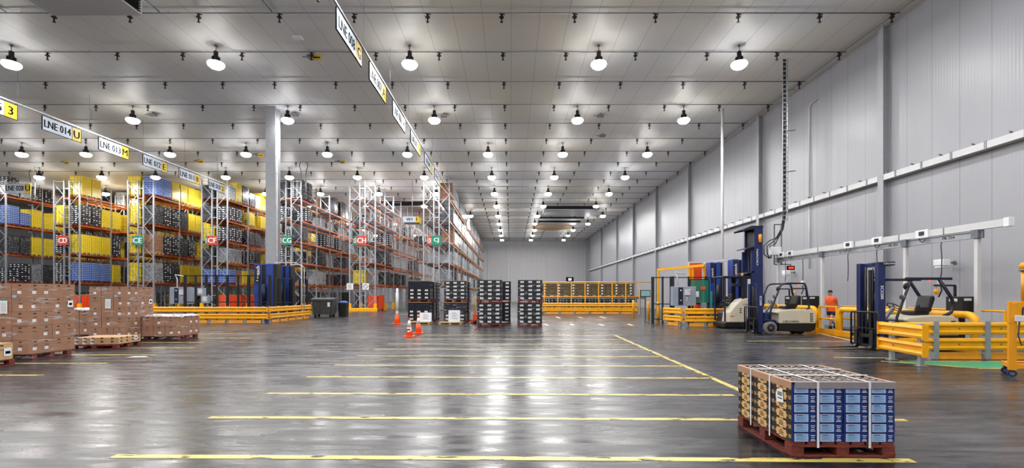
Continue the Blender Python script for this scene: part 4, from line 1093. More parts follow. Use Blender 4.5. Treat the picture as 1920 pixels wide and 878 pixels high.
# doorway with orange curtain in the white wall, and the yellow lifting frame
b = MB(); b.box(XR-.06, XR-.001, 30.9, 33.6, 0, 3.35); b.box(XR-.10, XR-.06, 30.75, 30.9, 0, 3.5); b.box(XR-.10, XR-.06, 33.6, 33.75, 0, 3.5); b.box(XR-.10, XR-.06, 30.75, 33.75, 3.35, 3.5)
t = thing('lifting_frame', 'yellow tubular lifting frame above the wrapping cell', 'lifting frame', (10.3, 26.9, 0), 0)
b = MB(); b.bar((-1.3, 1.5, 3.1), (.75, -.5, 3.25), .14, .14); b.build('top_beam', ['yellow'], t)
for x, y, z in ((-1.25, 1.45, 3.05), (.15, .1, 3.2), (.3, .0, 3.2)):
    b = MB(); b.bar((x, y, 0), (x-.05, y, z), .1, .1); b.build('leg', ['yellow'], t)
b = MB(); b.bar((.75, -.4, 3.2), (1.1, -.5, .0), .14, .14); b.build('slanted_leg', ['yellow'], t)
b = MB(); b.bar((.75, -.45, 3.38), (2.2, -.5, 3.62), .12, .14); b.build('grey_arm', ['grey_light'], t)
t = thing('orange_screen', 'tall orange welding-type screen beside the blue towers', 'screen', (11.3, 27.4, 0), 0)
b = MB(); b.box(-.75, .0, -.02, .02, .15, 3.45); b.box(.62, .85, -.02, .02, .15, 3.45); b.build('panel', ['orange_panel'], t)
b = MB(); b.box(-.8, .9, -.04, .04, 3.45, 3.52); b.box(-.8, -.75, -.04, .04, 0, 3.45); b.box(.85, .9, -.04, .04, 0, 3.45); b.box(-.75, .85, -.04, .04, .1, .15); b.build('frame', ['grey_light'], t)
# bollards
for lab, px, py in (('at the end of the far guard rail', 1187.6, 595), ('in the middle of the gateway', 1216, 601.5), ('beside the short guard rail end', 1233.7, 607)):
    x, y = fl(px, py); t = thing('bollard', f'round yellow bollard {lab}', 'bollard', (x, y, 0), 0, 'yellow bollards')
    b = MB(); b.lathe([(.085, .01), (.085, 1.13), (.06, 1.18)], n=14); b.build('post', ['yellow'], t)
    b = MB(); b.box(-.13, .13, -.13, .13, 0, .01); b.build('foot_plate', ['steel'], t)
# wheeled bin
t = thing('wheeled_bin', 'large dark grey wheeled bin at the end of the guard rail', 'bin', (-13.0, 32.3, 0), .1)
b = MB(); b.prism([(-.62, .22), (.62, .22), (.70, 1.2), (-.70, 1.2)], -.5, .5, 'y'); b.box(-.74, .74, -.54, .54, 1.16, 1.22)
for x in (-.4, -.1, .2, .5): b.box(x-.02, x+.02, -.515, -.5, .25, 1.15)
b.build('body', ['bin_grey'], t, bevel=.02)
b = MB(); b.prism([(-.54, 1.22), (.54, 1.22), (.5, 1.3), (.0, 1.36), (-.5, 1.3)], -.76, .76, 'x'); b.build('lid', ['bin_grey'], t, bevel=.01)
b = MB(); b.box(.34, .5, -.53, -.515, .75, 1.05); b.build('sticker', ['paper'], t)
for x in (-.5, .5):
    for y in (-.38, .38):
        b = MB(); b.cyl((x, y-.025, .1), (x, y+.025, .1), .1, n=14); b.box(x-.03, x+.03, y-.045, y+.045, .1, .24); b.build('wheel', ['rubber'], t)
t = thing('waste_bin', 'slim black bin with blue bag behind the wheeled bin', 'bin', (-12.0, 33.2, 0), 0)
b = MB(); b.prism([(-.25, 0), (.25, 0), (.3, 1.0), (-.3, 1.0)], -.28, .28, 'y'); b.build('body', ['black'], t, bevel=.02)
b = MB(); b.ball((0, 0, 1.02), .3, (1, .9, .35), 12); b.build('bag', ['crate_blue'], t)

# ================================================================== FORKLIFTS
def wheel(parent, x, y, r, w, mt='rubber'):
    b = MB(); b.lathe([(r*.55, -w/2), (r*.93, -w/2), (r, -w*.36), (r, w*.36), (r*.93, w/2), (r*.55, w/2)], n=26)
    o = b.build('wheel', [mt], parent, loc=(x, y, r)); o.rotation_euler = (PI/2, 0, 0)
    b = MB(); b.lathe([(.02, -w*.53), (r*.5, -w*.53), (r*.58, -w*.51), (r*.58, w*.51), (r*.5, w*.53), (.02, w*.53)], n=20); b.cyl((0, 0, -w*.58), (0, 0, w*.58), r*.2, n=10, m=1)
    for k in range(5): a = 2*PI*k/5; b.cyl((r*.34*math.cos(a), r*.34*math.sin(a), -w*.55), (r*.34*math.cos(a), r*.34*math.sin(a), w*.55), r*.06, n=6, m=1)
    h = b.build('hub', ['black', 'steel'], o); return o
def forklift(loc, rz, lab, H, gl, hooded, serial, name, tyre):
    """counterbalance truck facing local -x; gl = x where the roof guard ends"""
    t = thing('forklift', lab, 'forklift', loc, rz, 'battery counterbalance forklifts')
    R = gl
    b = MB(); b.prism([(-.30, .13), (R+.2, .10), (R+.38, .2), (R+.42, .44), (-.30, .46)], -.52, .52); b.prism([(-.80, .14), (-.28, .14), (-.28, .46), (-.80, .4)], -.33, .33); b.build('chassis', ['black'], t, bevel=.02)
    b = MB(); b.prism([(-.30, .44), (R+.36, .44), (R+.42, .56), (R+.40, .84), (R+.24, .99), (R-.4, 1.0), (-.28, .94), (-.42, .90), (-.42, .84), (-.30, .80)], -.53, .53); b.build('body', ['cream'], t, bevel=.03)
    b = MB()
    for s in (-1, 1):
        b = MB()
        for i in range(6): b.box(R+.16, R+.28, s*.535-.004, s*.535+.004, .52+i*.06, .545+i*.06)
        b.build('vent', ['ink'], t); b = MB()
        b.text(name, (.15, s*.538, .52), (-s, 0, 0), (0,0,1), .075, 0, 1.5)
        b.build('lettering', ['ink'], t)
    b = MB(); b.prism([(-.36, .40), (-.36, .50), (-.45, .58), (-.80, .60), (-.80, .54), (-.48, .53)], -.53, .53); b.prism([(-.84, .5), (-.6, .5), (-.52, .6), (-.62, .84), (-.78, .86)], -.42, .42); b.build('front_cowl', ['navy'], t, bevel=.02)
    # roof guard
    b = MB()
    for s in (-1, 1):
        y = s*.47
        b.tube([(-.64, y, .45), (-.60, y, .95), (-.22, y, 1.92), (-.10, y, 2.0), (.05, y, 2.02), (R-.05, y, 2.02), (R+.02, y, 1.98)] if not hooded else [(-.64, y, .45), (-.60, y, .95), (-.22, y, 1.95), (-.10, y, 2.0)], .035, 4 if 0 else 8)
        if hooded:
            b.box(-.34, R+.22, y-.04, y+.04, 1.98, 2.05)
            b.tube([(R-.12, y, 2.0), (R+.22, y, 1.50), (R+.30, y, 1.28), (R+.22, y, 1.08), (R+.02, y, .98)], .045, 8)
        else: b.tube([(R-.02, y, 2.0), (R+.03, y, 1.9), (R+.14, y, 1.3), (R+.16, y, 1.05), (R+.06, y, .98)], .04, 8)
    for i in range(8): x = -.08+(R-.02)*i/7; b.bar((x, -.47, 2.02), (x, .47, 2.02), .03, .03)
    b.build('overhead_guard', ['navy_dark'], t)
    # seat and controls
    b = MB(); b.box(.12, .56, -.24, .24, 1.0, 1.12); b.build('seat_cushion', ['black'], t, bevel=.04)
    b = MB(); b.prism([(.50, 1.08), (.60, 1.06), (.74, 1.46), (.70, 1.56), (.62, 1.52)], -.23, .23); b.build('seat_back', ['black'], t, bevel=.04)
    b = MB(); b.box(.1, .5, -.36, -.27, 1.12, 1.22); b.ball((.14, -.32, 1.24), .05, (1,1,1.3), 8); b.build('arm_console', ['black'], t, bevel=.02)
    b = MB(); b.bar((-.62, 0, .8), (-.3, 0, 1.18), .09, .07); b.build('steering_column', ['steel'], t)
    b = MB(); c = Vector((-.27, 0, 1.22)); ax = Vector((.62, 0, .78)).normalized(); u = Vector((0, 1, 0)); v = ax.cross(u)
    b.tube([c+u*.18*math.cos(2*PI*i/20)+v*.18*math.sin(2*PI*i/20) for i in range(21)], .014, 6)
    for a in (0, 2.1, 4.2): b.bar(c, c+u*.18*math.cos(a)+v*.18*math.sin(a), .02)
    b.build('steering_wheel', ['black'], t)
    b = MB(); b.ball((-.30, -.42, 1.80), .09, (.5, 1, 1.1), 10); b.bar((-.3, -.42, 1.86), (-.22, -.46, 1.95), .02); b.build('mirror', ['black'], t)
    b = MB(); b.cyl((-.42, -.50, 1.50), (-.50, -.50, 1.50), .06, .07, 12); b.cyl((-.42, .50, 1.50), (-.50, .50, 1.50), .06, .07, 12); b.build('headlight', ['steel'], t)
    b = MB(); b.box(R-.02, R+.03, -.10, -.05, 1.95, 1.985); b.build('tail_light', ['led_red'], t)
    # mast
    ms = thing_part(t, 'mast')
    b = MB()
    for s in (-1, 1):
        y = s*.36; b.box(-1.06, -.86, y-.035, y+.035, .08, H); b.box(-1.06, -1.03, min(y, y-s*.1), max(y, y-s*.1), .08, H); b.box(-.89, -.86, min(y, y-s*.1), max(y, y-s*.1), .08, H)
        b.box(-1.03, -.89, y-s*.06-.02, y-s*.06+.02, .1, H-.03)
    for z in (H-.12, .62, .14): b.box(-.90, -.86, -.36, .36, z, z+.12)
    b.build('mast_rails', ['navy'], ms)
    b = MB()
    for s in (-1, 1): b.cyl((-.94, s*.2, .12), (-.94, s*.2, H-.1), .035, n=10); b.cyl((-1.0, s*.12, .3), (-1.0, s*.12, H-.15), .012, n=6)
    b.box(-.99, -.90, -.05, .05, .2, H-.2); b.build('lift_cylinder', ['black'], ms)
    b = MB(); b.text(serial, (-.955, -.3965, H*.66), (0, 0, -1), (1, 0, 0), .085, 0, 1.0); b.text(serial, (-.955, .3965, H*.66), (0, 0, -1), (-1, 0, 0), .085, 0, 1.0); b.build('mast_lettering', ['white'], ms)
    b = MB()
    for i in range(6): b.tube([(-.84, -.2+.07*i, H-.3), (-.72, -.2+.07*i, H-.55), (-.74, -.2+.07*i, H-.9), (-.8, -.2+.07*i, 1.0)], .014, 6)
    b.box(-.84, -.70, -.18, .18, 1.15, 1.4); b.build('hose', ['black'], ms)
    if hooded:
        b = MB(); b.prism([(-1.02, H), (-.60, H+.02), (-.56, H-.04), (-.6, H-.09), (-.84, H-.12), (-1.02, H-.05)], -.40, -.10); b.text(name, (-.74, -.402, H-.04), (1, 0, 0), (0,0,1), .05, 1, 1.3); b.build('mast_cap', ['navy_dark', 'white'], ms, bevel=.01)
    # carriage, backrest, forks
    cr = thing_part(t, 'fork_carriage')
    b = MB(); b.box(-1.13, -1.08, -.48, .48, .36, .46); b.box(-1.13, -1.08, -.48, .48, .08, .17); b.box(-1.10, -1.07, -.2, -.12, .1, .5); b.box(-1.10, -1.07, .12, .2, .1, .5); b.build('carriage_plate', ['black'], cr)
    b = MB(); b.tube([(-1.14, -.5, .12), (-1.14, -.5, 1.02), (-1.14, -.46, 1.08), (-1.14, .46, 1.08), (-1.14, .5, 1.02), (-1.14, .5, .12)], .025, 8)
    for i in range(6): y = -.36+.144*i; b.bar((-1.14, y, .5), (-1.14, y, 1.08), .02, .035)
    b.bar((-1.14, -.5, .62), (-1.14, .5, .62), .03, .03); b.build('load_backrest', ['black'], cr)
    for y in (-.28, .28):
        b = MB(); b.prism([(-1.14, .09), (-1.14, .58), (-1.18, .58), (-1.19, .13), (-1.25, .075), (-2.25, .045), (-2.25, .035), (-1.14, .035)], y-.055, y+.055); b.build('fork', ['steel' if 0 else 'black'], cr)
    wheel(t, -.62, -.43, .265, .18, tyre); wheel(t, -.62, .43, .265, .18, tyre); wheel(t, R-.05, -.2 if not hooded else -.42, .2, .16, 'rubber'); wheel(t, R-.05, .2 if not hooded else .42, .2, .16, 'rubber')
    return t
def thing_part(parent, name):
    o = bpy.data.objects.new(name, None); COL.objects.link(o); o.parent = parent; o.empty_display_size = .1; return o
forklift((10.86, 18.75, 0), 0, 'cream and navy forklift with grey front wheels beside the tall-masted truck', 2.02, .75, False, 'SC5200', 'CROWN', 'tyre_grey')
forklift((11.27, 13.3, 0), .03, 'navy-masted forklift with black seat parked behind the long guard rail', 2.48, .72, True, 'SC5200', 'CROWN', 'rubber')

# reach truck with tall mast
t = thing('reach_truck', 'cream reach truck with very tall navy mast near the white wall', 'reach truck', (10.52, 21.85, 0), 0)
b = MB(); b.prism([(-.72, .06), (.68, .06), (.7, .32), (-.5, .34), (-.72, .26)], -.6, .6); b.build('base', ['black'], t, bevel=.03)
b = MB(); b.prism([(-.56, .3), (.66, .3), (.68, 1.2), (.58, 1.36), (.3, 1.42), (.06, 1.36), (-.14, 1.16), (-.34, .94), (-.50, .74)], -.61, .05); b.build('body', ['cream'], t, bevel=.04)
b = MB(); b.text('CROWN', (.42, -.614, 1.12), (1,0,0), (0,0,1), .07, 0, 1.5)
b.build('lettering', ['ink'], t); b = MB()
for i in range(3): b.box(-.02, .06, -.616, -.61, .74+i*.09, .78+i*.09)
b.build('vent', ['ink'], t)
b = MB(); b.box(-.45, -.28, -.613, -.61, .56, .60); b.build('red_badge', ['led_red' if 0 else 'sign_red'], t)
b = MB(); b.prism([(-.56, .3), (.66, .3), (.66, 1.0), (.0, 1.0), (-.5, .7)], .06, .6); b.build('compartment', ['navy_dark'], t, bevel=.02)
b = MB(); b.prism([(-.3, 1.0), (.05, 1.05), (.02, 1.6), (-.06, 1.62), (-.12, 1.18), (-.3, 1.12)], .1, .5); b.build('seat', ['black'], t, bevel=.03)
b = MB(); b.tube([(-.5, .2, 1.2), (-.35, .1, 1.3), (-.3, -.1, 1.25)], .05, 8); b.box(-.55, -.3, -.1, .3, 1.05, 1.18); b.ball((-.36, 0, 1.42), .08, (1,1,1), 8); b.build('control_console', ['black'], t)
b = MB()
for x, y, w in ((-.66, -.52, .05), (-.66, .52, .05), (.22, -.54, .20), (.22, .52, .2)): b.box(x-w/2, x+w/2, y-.04, y+.04, .3 if w > .1 else .34, 2.36)
b.build('guard_pillar', ['navy_dark'], t)
b = MB(); b.box(-.76, .5, -.58, .58, 2.36, 2.44); b.box(-.3, .1, -.5, -.3, 1.95, 2.1); b.build('overhead_guard', ['navy_dark'], t, bevel=.02)
b = MB(); b.box(.36, .5, -.56, -.52, 1.2, 2.3); b.build('white_panel', ['grey_light'], t)
b = MB(); b.lathe([(.05, 0), (.05, .1), (.02, .13)], (.2, -.4, 2.44), 10); b.build('beacon', ['amber'], t)
mh = 4.72
b = MB()
for y in (-.42, .42):
    b.box(.72, .98, y-.05, y+.05, .05, mh-.06); b.box(.98, 1.12, y-.04, y+.04, .05, mh); b.box(.60, .72, y-.04, y+.04, .05, mh-1.1)
for z in (.3, 2.5, mh-.2): b.box(.95, 1.0, -.4, .4, z, z+.18)
b.build('mast', ['navy'], t)
b = MB()
for y in (-.25, 0, .25): b.cyl((.84, y, .1), (.84, y, mh-.25), .04, n=10)
b.box(.78, .95, -.36, .36, mh-.9, mh-.2); b.build('lift_cylinder', ['black'], t)
b = MB()
for z, l in ((mh-.1, .55), (mh-.95, .42), (2.62, .42)): b.prism([(.78-l, z-.10), (.78, z), (.78, z+.06), (.78-l, z-.05)], -.46, .46)
b.prism([(.23, mh-.2), (1.14, mh-.02), (1.14, mh+.04), (.6, mh+.04), (.23, mh-.12)], -.48, .48); b.build('mast_shield', ['navy_dark'], t)
b = MB(); b.lathe([(.0, -.2), (.07, -.18), (.07, .18), (.0, .2)], (.96, -.52, mh-.55), 10); b.build('amber_lamp', ['amber'], t)
b = MB(); b.text('CROWN', (.86, -.473, 3.3), (0,0,1), (-1,0,0), .09, 0, 1.5); b.build('mast_lettering', ['white'], t)
b = MB()
for y in (-.3, .3): b.prism([(1.12, .06), (1.12, .6), (1.17, .6), (1.18, .1), (1.42, .08), (1.42, .06)], y-.06, y+.06)
b.build('forks', ['black'], t).name = 'fork'
for y in (-.52, .44): wheel(t, -.5, y, .17, .1)

# ================================================================== WALKWAY GUARDS, RAILINGS, WORKER
def hoop(x, y0, y1, h, r, lab):
    t = thing('hoop_guard', lab, 'barrier', (x, y0, 0), 0, 'thick yellow hoop guards')
    L = y1-y0; q = .22; pts = [(0, 0, .1)]+[(0, 0, h-q)]+[(0, q-q*math.cos(a), h-q+q*math.sin(a)) for a in (.4, .8, 1.2)]+[(0, q, h), (0, L-q, h)]+[(0, L-q+q*math.sin(a), h-q+q*math.cos(a)) for a in (.4, .8, 1.2)]+[(0, L, h-q), (0, L, .1)]
    b = MB(); b.tube(pts, r, 14); b.build('tube', ['yellow'], t)
    b = MB(); b.box(-.11, .11, -.16, L+.16, 0, .2); b.build('kick_board', ['yellow_deep'], t, bevel=.01)
hoop(12.55, 19.05, 24.2, 1.02, .1, 'thick yellow hoop guard behind the cream forklift')
hoop(12.5, 12.45, 17.6, 1.02, .1, 'thick yellow hoop guard behind the navy-masted forklift')
t = thing('gate_railing', 'slim yellow two-rail gate between the two hoop guards', 'railing', (12.55, 17.82, 0), 0)
for y in (0, 1.0):
    b = MB(); b.box(-.035, .035, y-.035, y+.035, 0, 1.12); b.build('post', ['yellow'], t)
for z in (1.1, .62):
    b = MB(); b.cyl((0, -.02, z), (0, 1.02, z), .03, n=8); b.build('rail', ['yellow'], t)
b = MB(); b.box(-.03, .03, .0, 1.0, .0, .22); b.build('kick_board', ['yellow_deep'], t)
t = thing('handrail', 'thin black and yellow handrail along the walkway behind the hoop guard', 'railing', (13.35, 12.5, 0), 0)
for y in (0, 1.8, 3.6, 5.4):
    b = MB(); b.box(-.025, .025, y-.025, y+.025, 0, 1.12); b.build('post', ['yellow'], t)
for z in (1.12, .62): b = MB(); b.cyl((0, 0, z), (0, 6.2, z), .028, n=8); b.build('rail', ['yellow'], t)
b = MB(); b.cyl((0, 0, .18), (0, 6.2, .18), .025, n=8); b.build('low_rail', ['black'], t)

def skin_mesh(name, verts, edges, radii, mt, parent, root=0, sub=2):
    me = bpy.data.meshes.new(name); me.from_pydata(verts, edges, []); me.materials.append(M[mt])
    o = link(name, me, parent)
    sk = o.modifiers.new('skin', 'SKIN'); sk.use_smooth_shade = True
    for i, r in enumerate(radii):
        rr = r if isinstance(r, tuple) else (r, r); me.skin_vertices[0].data[i].radius = rr; me.skin_vertices[0].data[i].use_root = (i == root)
    ss = o.modifiers.new('subdivision', 'SUBSURF'); ss.levels = sub; ss.render_levels = sub
    return o
def chain(lst, start, V, E, R):
    p = start
    for v, r in lst:
        V.append(v); R.append(r); E.append((p, len(V)-1)); p = len(V)-1
    return p
# worker striding towards local -x (height 1.74 m)
t = thing('person', 'worker in orange shirt and dark shorts walking behind the yellow gate', 'person', (14.28, 20.6, 0), .4)
V = [(0, 0, .95)]; R = [(.13, .15)]; E = []
top = chain([((-.02, 0, 1.10), (.115, .14)), ((-.06, 0, 1.28), (.12, .16)), ((-.085, 0, 1.42), (.10, .15)), ((-.10, 0, 1.50), .055), ((-.12, 0, 1.57), .055), ((-.14, 0, 1.64), (.095, .08)), ((-.14, 0, 1.70), (.07, .06))], 0, V, E, R)
for s, sw in ((-1, 1), (1, -1)):
    chain([((-.02+sw*.02, s*.10, .88), .095), ((-.04 if sw < 0 else -.22, s*.10, .50), .062), ((.30 if sw < 0 else -.26, s*.10, .30 if sw < 0 else .22), .05), ((.42 if sw < 0 else -.26, s*.10, .14 if sw < 0 else .09), .036), ((.36 if sw < 0 else -.40, s*.10, .06 if sw < 0 else .05), .035)], 0, V, E, R)
for s, sw in ((-1, -1), (1, 1)):
    e = chain([((-.085, s*.17, 1.42), .062), ((-.08-sw*.10+.02, s*.22, 1.16), .045), ((-.12-sw*.22, s*.20, .98 if sw < 0 else 1.06), .035), ((-.14-sw*.28, s*.19, .93 if sw < 0 else 1.04), .028)], 3, V, E, R)
    base = V[e]
    for k in range(4):
        f = (k-1.5)*.018; ln = (.062, .075, .07, .055)[k]
        chain([((base[0]-sw*.02, base[1]+f, base[2]-.04), .0095), ((base[0]-sw*.03, base[1]+f-s*.012, base[2]-.04-ln*.6), .0085), ((base[0]-sw*.02, base[1]+f-s*.03, base[2]-.04-ln), .007)], e, V, E, R)
    chain([((base[0]-.03, base[1]-s*.01, base[2]-.02), .011), ((base[0]-.055, base[1]-s*.015, base[2]-.055), .009)], e, V, E, R)
skin_mesh('body', V, E, R, 'skin', t)
hd = Vector((-.14, 0, 1.655))
b = MB(); b.ball((hd.x-.092, -.032, hd.z+.0), .008, (1,1,1), 8, 1); b.ball((hd.x-.092, .032, hd.z), .008, (1,1,1), 8, 1); b.prism([(hd.x-.09, hd.z+.01), (hd.x-.125, hd.z-.03), (hd.x-.09, hd.z-.035)], -.014, .014, 'y', 0); b.box(hd.x-.098, hd.x-.088, -.024, .024, hd.z-.06, hd.z-.052, 2)
for s in (-1, 1): b.ball((hd.x+.01, s*.082, hd.z-.01), .028, (.8, .35, 1.1), 8, 0)
b.build('face', ['skin', 'ink', 'print_red'], t)
V = [(0.005, 0, .84)]; R = [(.165, .19)]; E = []
chain([((-.02, 0, 1.10), (.13, .155)), ((-.06, 0, 1.28), (.135, .175)), ((-.085, 0, 1.42), (.115, .165)), ((-.10, 0, 1.475), .075)], 0, V, E, R)
for s, sw in ((-1, -1), (1, 1)): chain([((-.085, s*.18, 1.42), .075), ((-.07-sw*.06, s*.215, 1.24), .066)], 3, V, E, R)
skin_mesh('shirt', V, E, R, 'hivis', t)
def loft(levels, n=20):
    b = MB(); vs = [(cx+rx*math.cos(2*PI*k/n), ry*math.sin(2*PI*k/n), z) for cx, rx, ry, z in levels for k in range(n)]
    b.add(vs, [(i*n+k, i*n+(k+1) % n, (i+1)*n+(k+1) % n, (i+1)*n+k) for i in range(len(levels)-1) for k in range(n)], 0, True); return b
loft([(0, .168, .215, .83), (0, .17, .215, .92), (-.015, .155, .195, 1.02), (-.035, .148, .188, 1.14), (-.055, .15, .195, 1.26), (-.07, .148, .205, 1.35), (-.083, .125, .195, 1.42), (-.092, .095, .14, 1.465), (-.1, .068, .075, 1.49)]).build('shirt_body', ['hivis'], t)
loft([(.0, .12, .17, .73), (0, .155, .2, .79), (0, .16, .205, .86), (0, .155, .2, .93)]).build('shorts_waist', ['dark_cloth'], t)
V = [(0, 0, 1.0)]; R = [(.125, .15)]; E = []
for s, sw in ((-1, 1), (1, -1)): chain([((-.02+sw*.02, s*.10, .86), .112), ((-.03 if sw < 0 else -.15, s*.10, .62), .095)], 0, V, E, R)
skin_mesh('shorts', V, E, R, 'dark_cloth', t)
for fx, fz, tilt in ((-.30, .0, 0), (.40, .05, .5)):
    s = -1 if fx < 0 else 1
    b = MB(); b.prism([(-.16, 0), (.10, 0), (.11, .10), (.08, .20), (-.01, .20), (-.03, .11), (-.15, .07)], -.05, .05); o = b.build('boot', ['black'], t, bevel=.02); o.location = (fx, s*.10, fz); o.rotation_euler = (0, tilt, 0)
b = MB(); b.ball((hd.x+.028, 0, hd.z+.045), .100, (1.02, .9, .85), 14); o = b.build('hair', ['hair'], t)
# ================================================================== CHARGING GANTRY
GX, GZ = 13.05, 3.36
t = thing('busbar_gantry', 'white busbar trunking on a steel beam over the charging bays', 'gantry', (GX, 12.2, 0), 0)
b = MB(); b.box(-.06, .06, 0, 10.6, GZ+.02, GZ+.22)
for y in (1.7, 3.3, 5.3, 7.4): b.box(-.065, .065, y-.02, y+.02, GZ+.015, GZ+.225, 1)
b.build('trunking', ['grey_light', 'steel'], t)
b = MB(); b.box(-.05, .05, .6, 10.5, GZ-.2, GZ-.19); b.box(-.05, .05, .6, 10.5, GZ-.02, GZ-.01); b.box(-.006, .006, .6, 10.5, GZ-.19, GZ-.02)
for s, y in (('PR 754', 1.6), ('PR 753', 3.6), ('SC 752', 6.0)): b.text(s, (-.008, y, GZ-.1), (0,-1,0), (0,0,1), .085, 1, 1.1)
b.build('support_beam', ['galv', 'ink'], t)
b = MB(); b.box(-.08, .08, -.14, 0, GZ, GZ+.24); b.build('end_cap', ['white'], t, bevel=.01)
for y in (.75, 3.1, 7.2, 10.4):
    b = MB(); b.box(-.05, .05, y-.05, y+.05, .012, GZ-.2); b.box(-.12, .12, y-.12, y+.12, 0, .012); b.prism([(0, GZ-.2), (.5, GZ-.2), (0, GZ-.75)], y-.01, y+.01, 'y') if 0 else None; b.build('leg', ['grey_light'], t)
    b = MB(); b.box(-.09, .09, y-.1, y+.1, GZ-.21, GZ+.03); b.build('clamp', ['steel'], t)
for y in (2.4, 4.2, 5.6, 9.3, 10.0):
    o = None; b = MB(); b.box(-.11, -.06, y-.22, y+.22, GZ+.0, GZ+.25); b.build('tap_off_box', ['white'], t, bevel=.01)
    b = MB(); b.box(-.125, -.11, y-.1, y+.08, GZ+.08, GZ+.2); b.build('breaker_window', ['navy_dark'], t)
    b = MB(); b.tube([(-.09, y+.1, GZ), (-.1, y+.05, GZ-.1), (-.09, y-.02, GZ-.14), (-.06, y-.1, GZ-.06)], .014, 6); b.build('cable_tail', ['cable'], t)
def drop_cable(y, z1, lab, plug=True, x=GX-.12, dx=0):
    t = thing('charging_cable', lab, 'cable', (x, y, 0), 0, 'charging cables')
    b = MB(); b.tube([(0, 0, GZ-.2), (dx*.3, .02, GZ-.32), (dx*.6, -.01, (GZ+z1)/2), (dx, 0, z1+.2), (dx*.9, .03, z1)], .013, 6); b.build('cable', ['cable'], t)
    if plug:
        b = MB(); b.lathe([(.05, .12), (.08, .05), (.08, -.05), (.04, -.12)], (dx*.9, .03, z1-.08), 10); b.build('plug', ['grey_light'], t)
        b = MB(); b.tube([(dx*.9, .03, z1-.2), (dx*.9+.05, .05, z1-.35), (dx*.9, .1, z1-.55)], .02, 6); b.build('tail', ['cable'], t)
drop_cable(13.9, 2.05, 'charging cable dropping beside the black charger behind the hoop guard')
drop_cable(16.35, 2.0, 'charging cable dropping behind the navy forklift mast'); drop_cable(17.75, 2.1, 'charging cable hanging above the slim yellow gate side', plug=False)
drop_cable(20.5, 2.15, 'charging cable with plug hanging behind the cream forklift'); drop_cable(21.8, 2.2, 'charging cable hanging under the cable ladder', plug=False)
def charger(x, y, lab, arm):
    t = thing('battery_charger', lab, 'charger', (x, y, 0), 0, 'black battery chargers')
    b = MB(); b.box(-.22, .22, -.26, .26, .95, 1.52); b.build('cabinet', ['black'], t, bevel=.015)
    b = MB(); b.box(-.19, .02, -.268, -.26, 1.40, 1.47); b.box(-.228, -.22, -.1, .15, 1.38, 1.46); b.build('label_plate', ['grey_light'], t)
    b = MB(); b.box(-.05, .05, -.05, .05, .02, .95); b.box(-.2, .2, -.2, .2, 0, .02); b.build('stand', ['black'], t)
    b = MB(); b.bar((-.1, .1, 1.5), (-.1, .1, 1.84), .05); b.bar((-.1, .1, 1.84), (-.7, .1, 1.84), .05); b.build('bracket_arm', ['black'], t)
    b = MB(); b.cyl((-.64, .1, 1.82), (-.64, .1, 1.72), .008, n=5); b.lathe([(.03, .08), (.06, .02), (.05, -.05), (.02, -.08)], (-.64, .1, 1.66), 10); b.build('balancer', ['yellow'], t)
charger(13.0, 13.35, 'black battery charger behind the hoop guard and navy-masted forklift', 1)
charger(13.0, 21.35, 'black battery charger behind the cream forklift seat', 1); charger(13.0, 20.1, 'black battery charger by the end of the hoop guard and slim gate', 1)
# cable ladder dropping from the ceiling to the trunking
t = thing('cable_ladder', 'vertical cable ladder with black cables dropping from the ceiling', 'cable ladder', (13.4, 22.6, 0), 0)
b = MB()
for x in (-.06, .16): b.box(x-.012, x+.012, .06, .12, 5.2, ZC-.02)
z = 5.3
while z < ZC-.1: b.box(-.06, .16, .07, .1, z, z+.02); z += .25
b.build('ladder', ['galv'], t)
for i in range(3):
    x = -.10+.05*i; b = MB(); b.tube([(x, 0, ZC-.1), (x, 0, 9), (x, 0, 6.2), (x-.02, 0, 5.3), (x-.12, 0, 4.75), (x-.35, 0, 4.35), (x-.7+.1*i, 0, 4.2-.08*i), (x-.95+.1*i, 0, 3.95), (x-.95+.12*i, 0, 3.55), (x-.7, 0, 3.35)], .026, 6); b.build('cable', ['cable'], t)
b = MB()
z = 5.0
for z in [5.2+.22*i for i in range(36)]: b.box(-.14, .05, -.035, -.02, z, z+.05)
for x in (-.14, .04): b.box(x, x+.01, -.035, -.03, 5.2, 12.95)
b.build('tie_strip', ['galv'], t)
for z in (5.6, 7.6, 9.6, 11.6):
    b = MB(); b.bar((.1, .1, z), (.55, .1, z+.05), .035); b.build('standoff', ['steel'], t)
b = MB(); b.box(-.75, -.25, -.12, .12, 3.5, 3.9); b.build('junction_box', ['white'], t, bevel=.02)
b = MB()
for p, q in (((-.55, 0, 3.05), (-.55, 0, 5.0)), ((-.2, 0, 3.05), (-.2, 0, 5.0)), ((-.55, 0, 5.0), (-.2, 0, 5.0)), ((-.55, 0, 3.05), (.15, 0, 3.05))): b.bar(p, q, .05)
b.build('support_frame', ['steel'], t)
b = MB(); b.box(.06, .42, -.06, .0, 2.78, 2.98); b.text('888', (.24, -.065, 2.88), (1,0,0), (0,0,1), .1, 1, 1.2); b.build('red_display', ['ink', 'led_red'], t)
b = MB(); b.bar((.25, 0, 2.98), (.25, 0, 3.06), .03); b.bar((.15, 0, 3.05), (.28, 0, 3.05), .04); b.build('display_bracket', ['steel'], t)
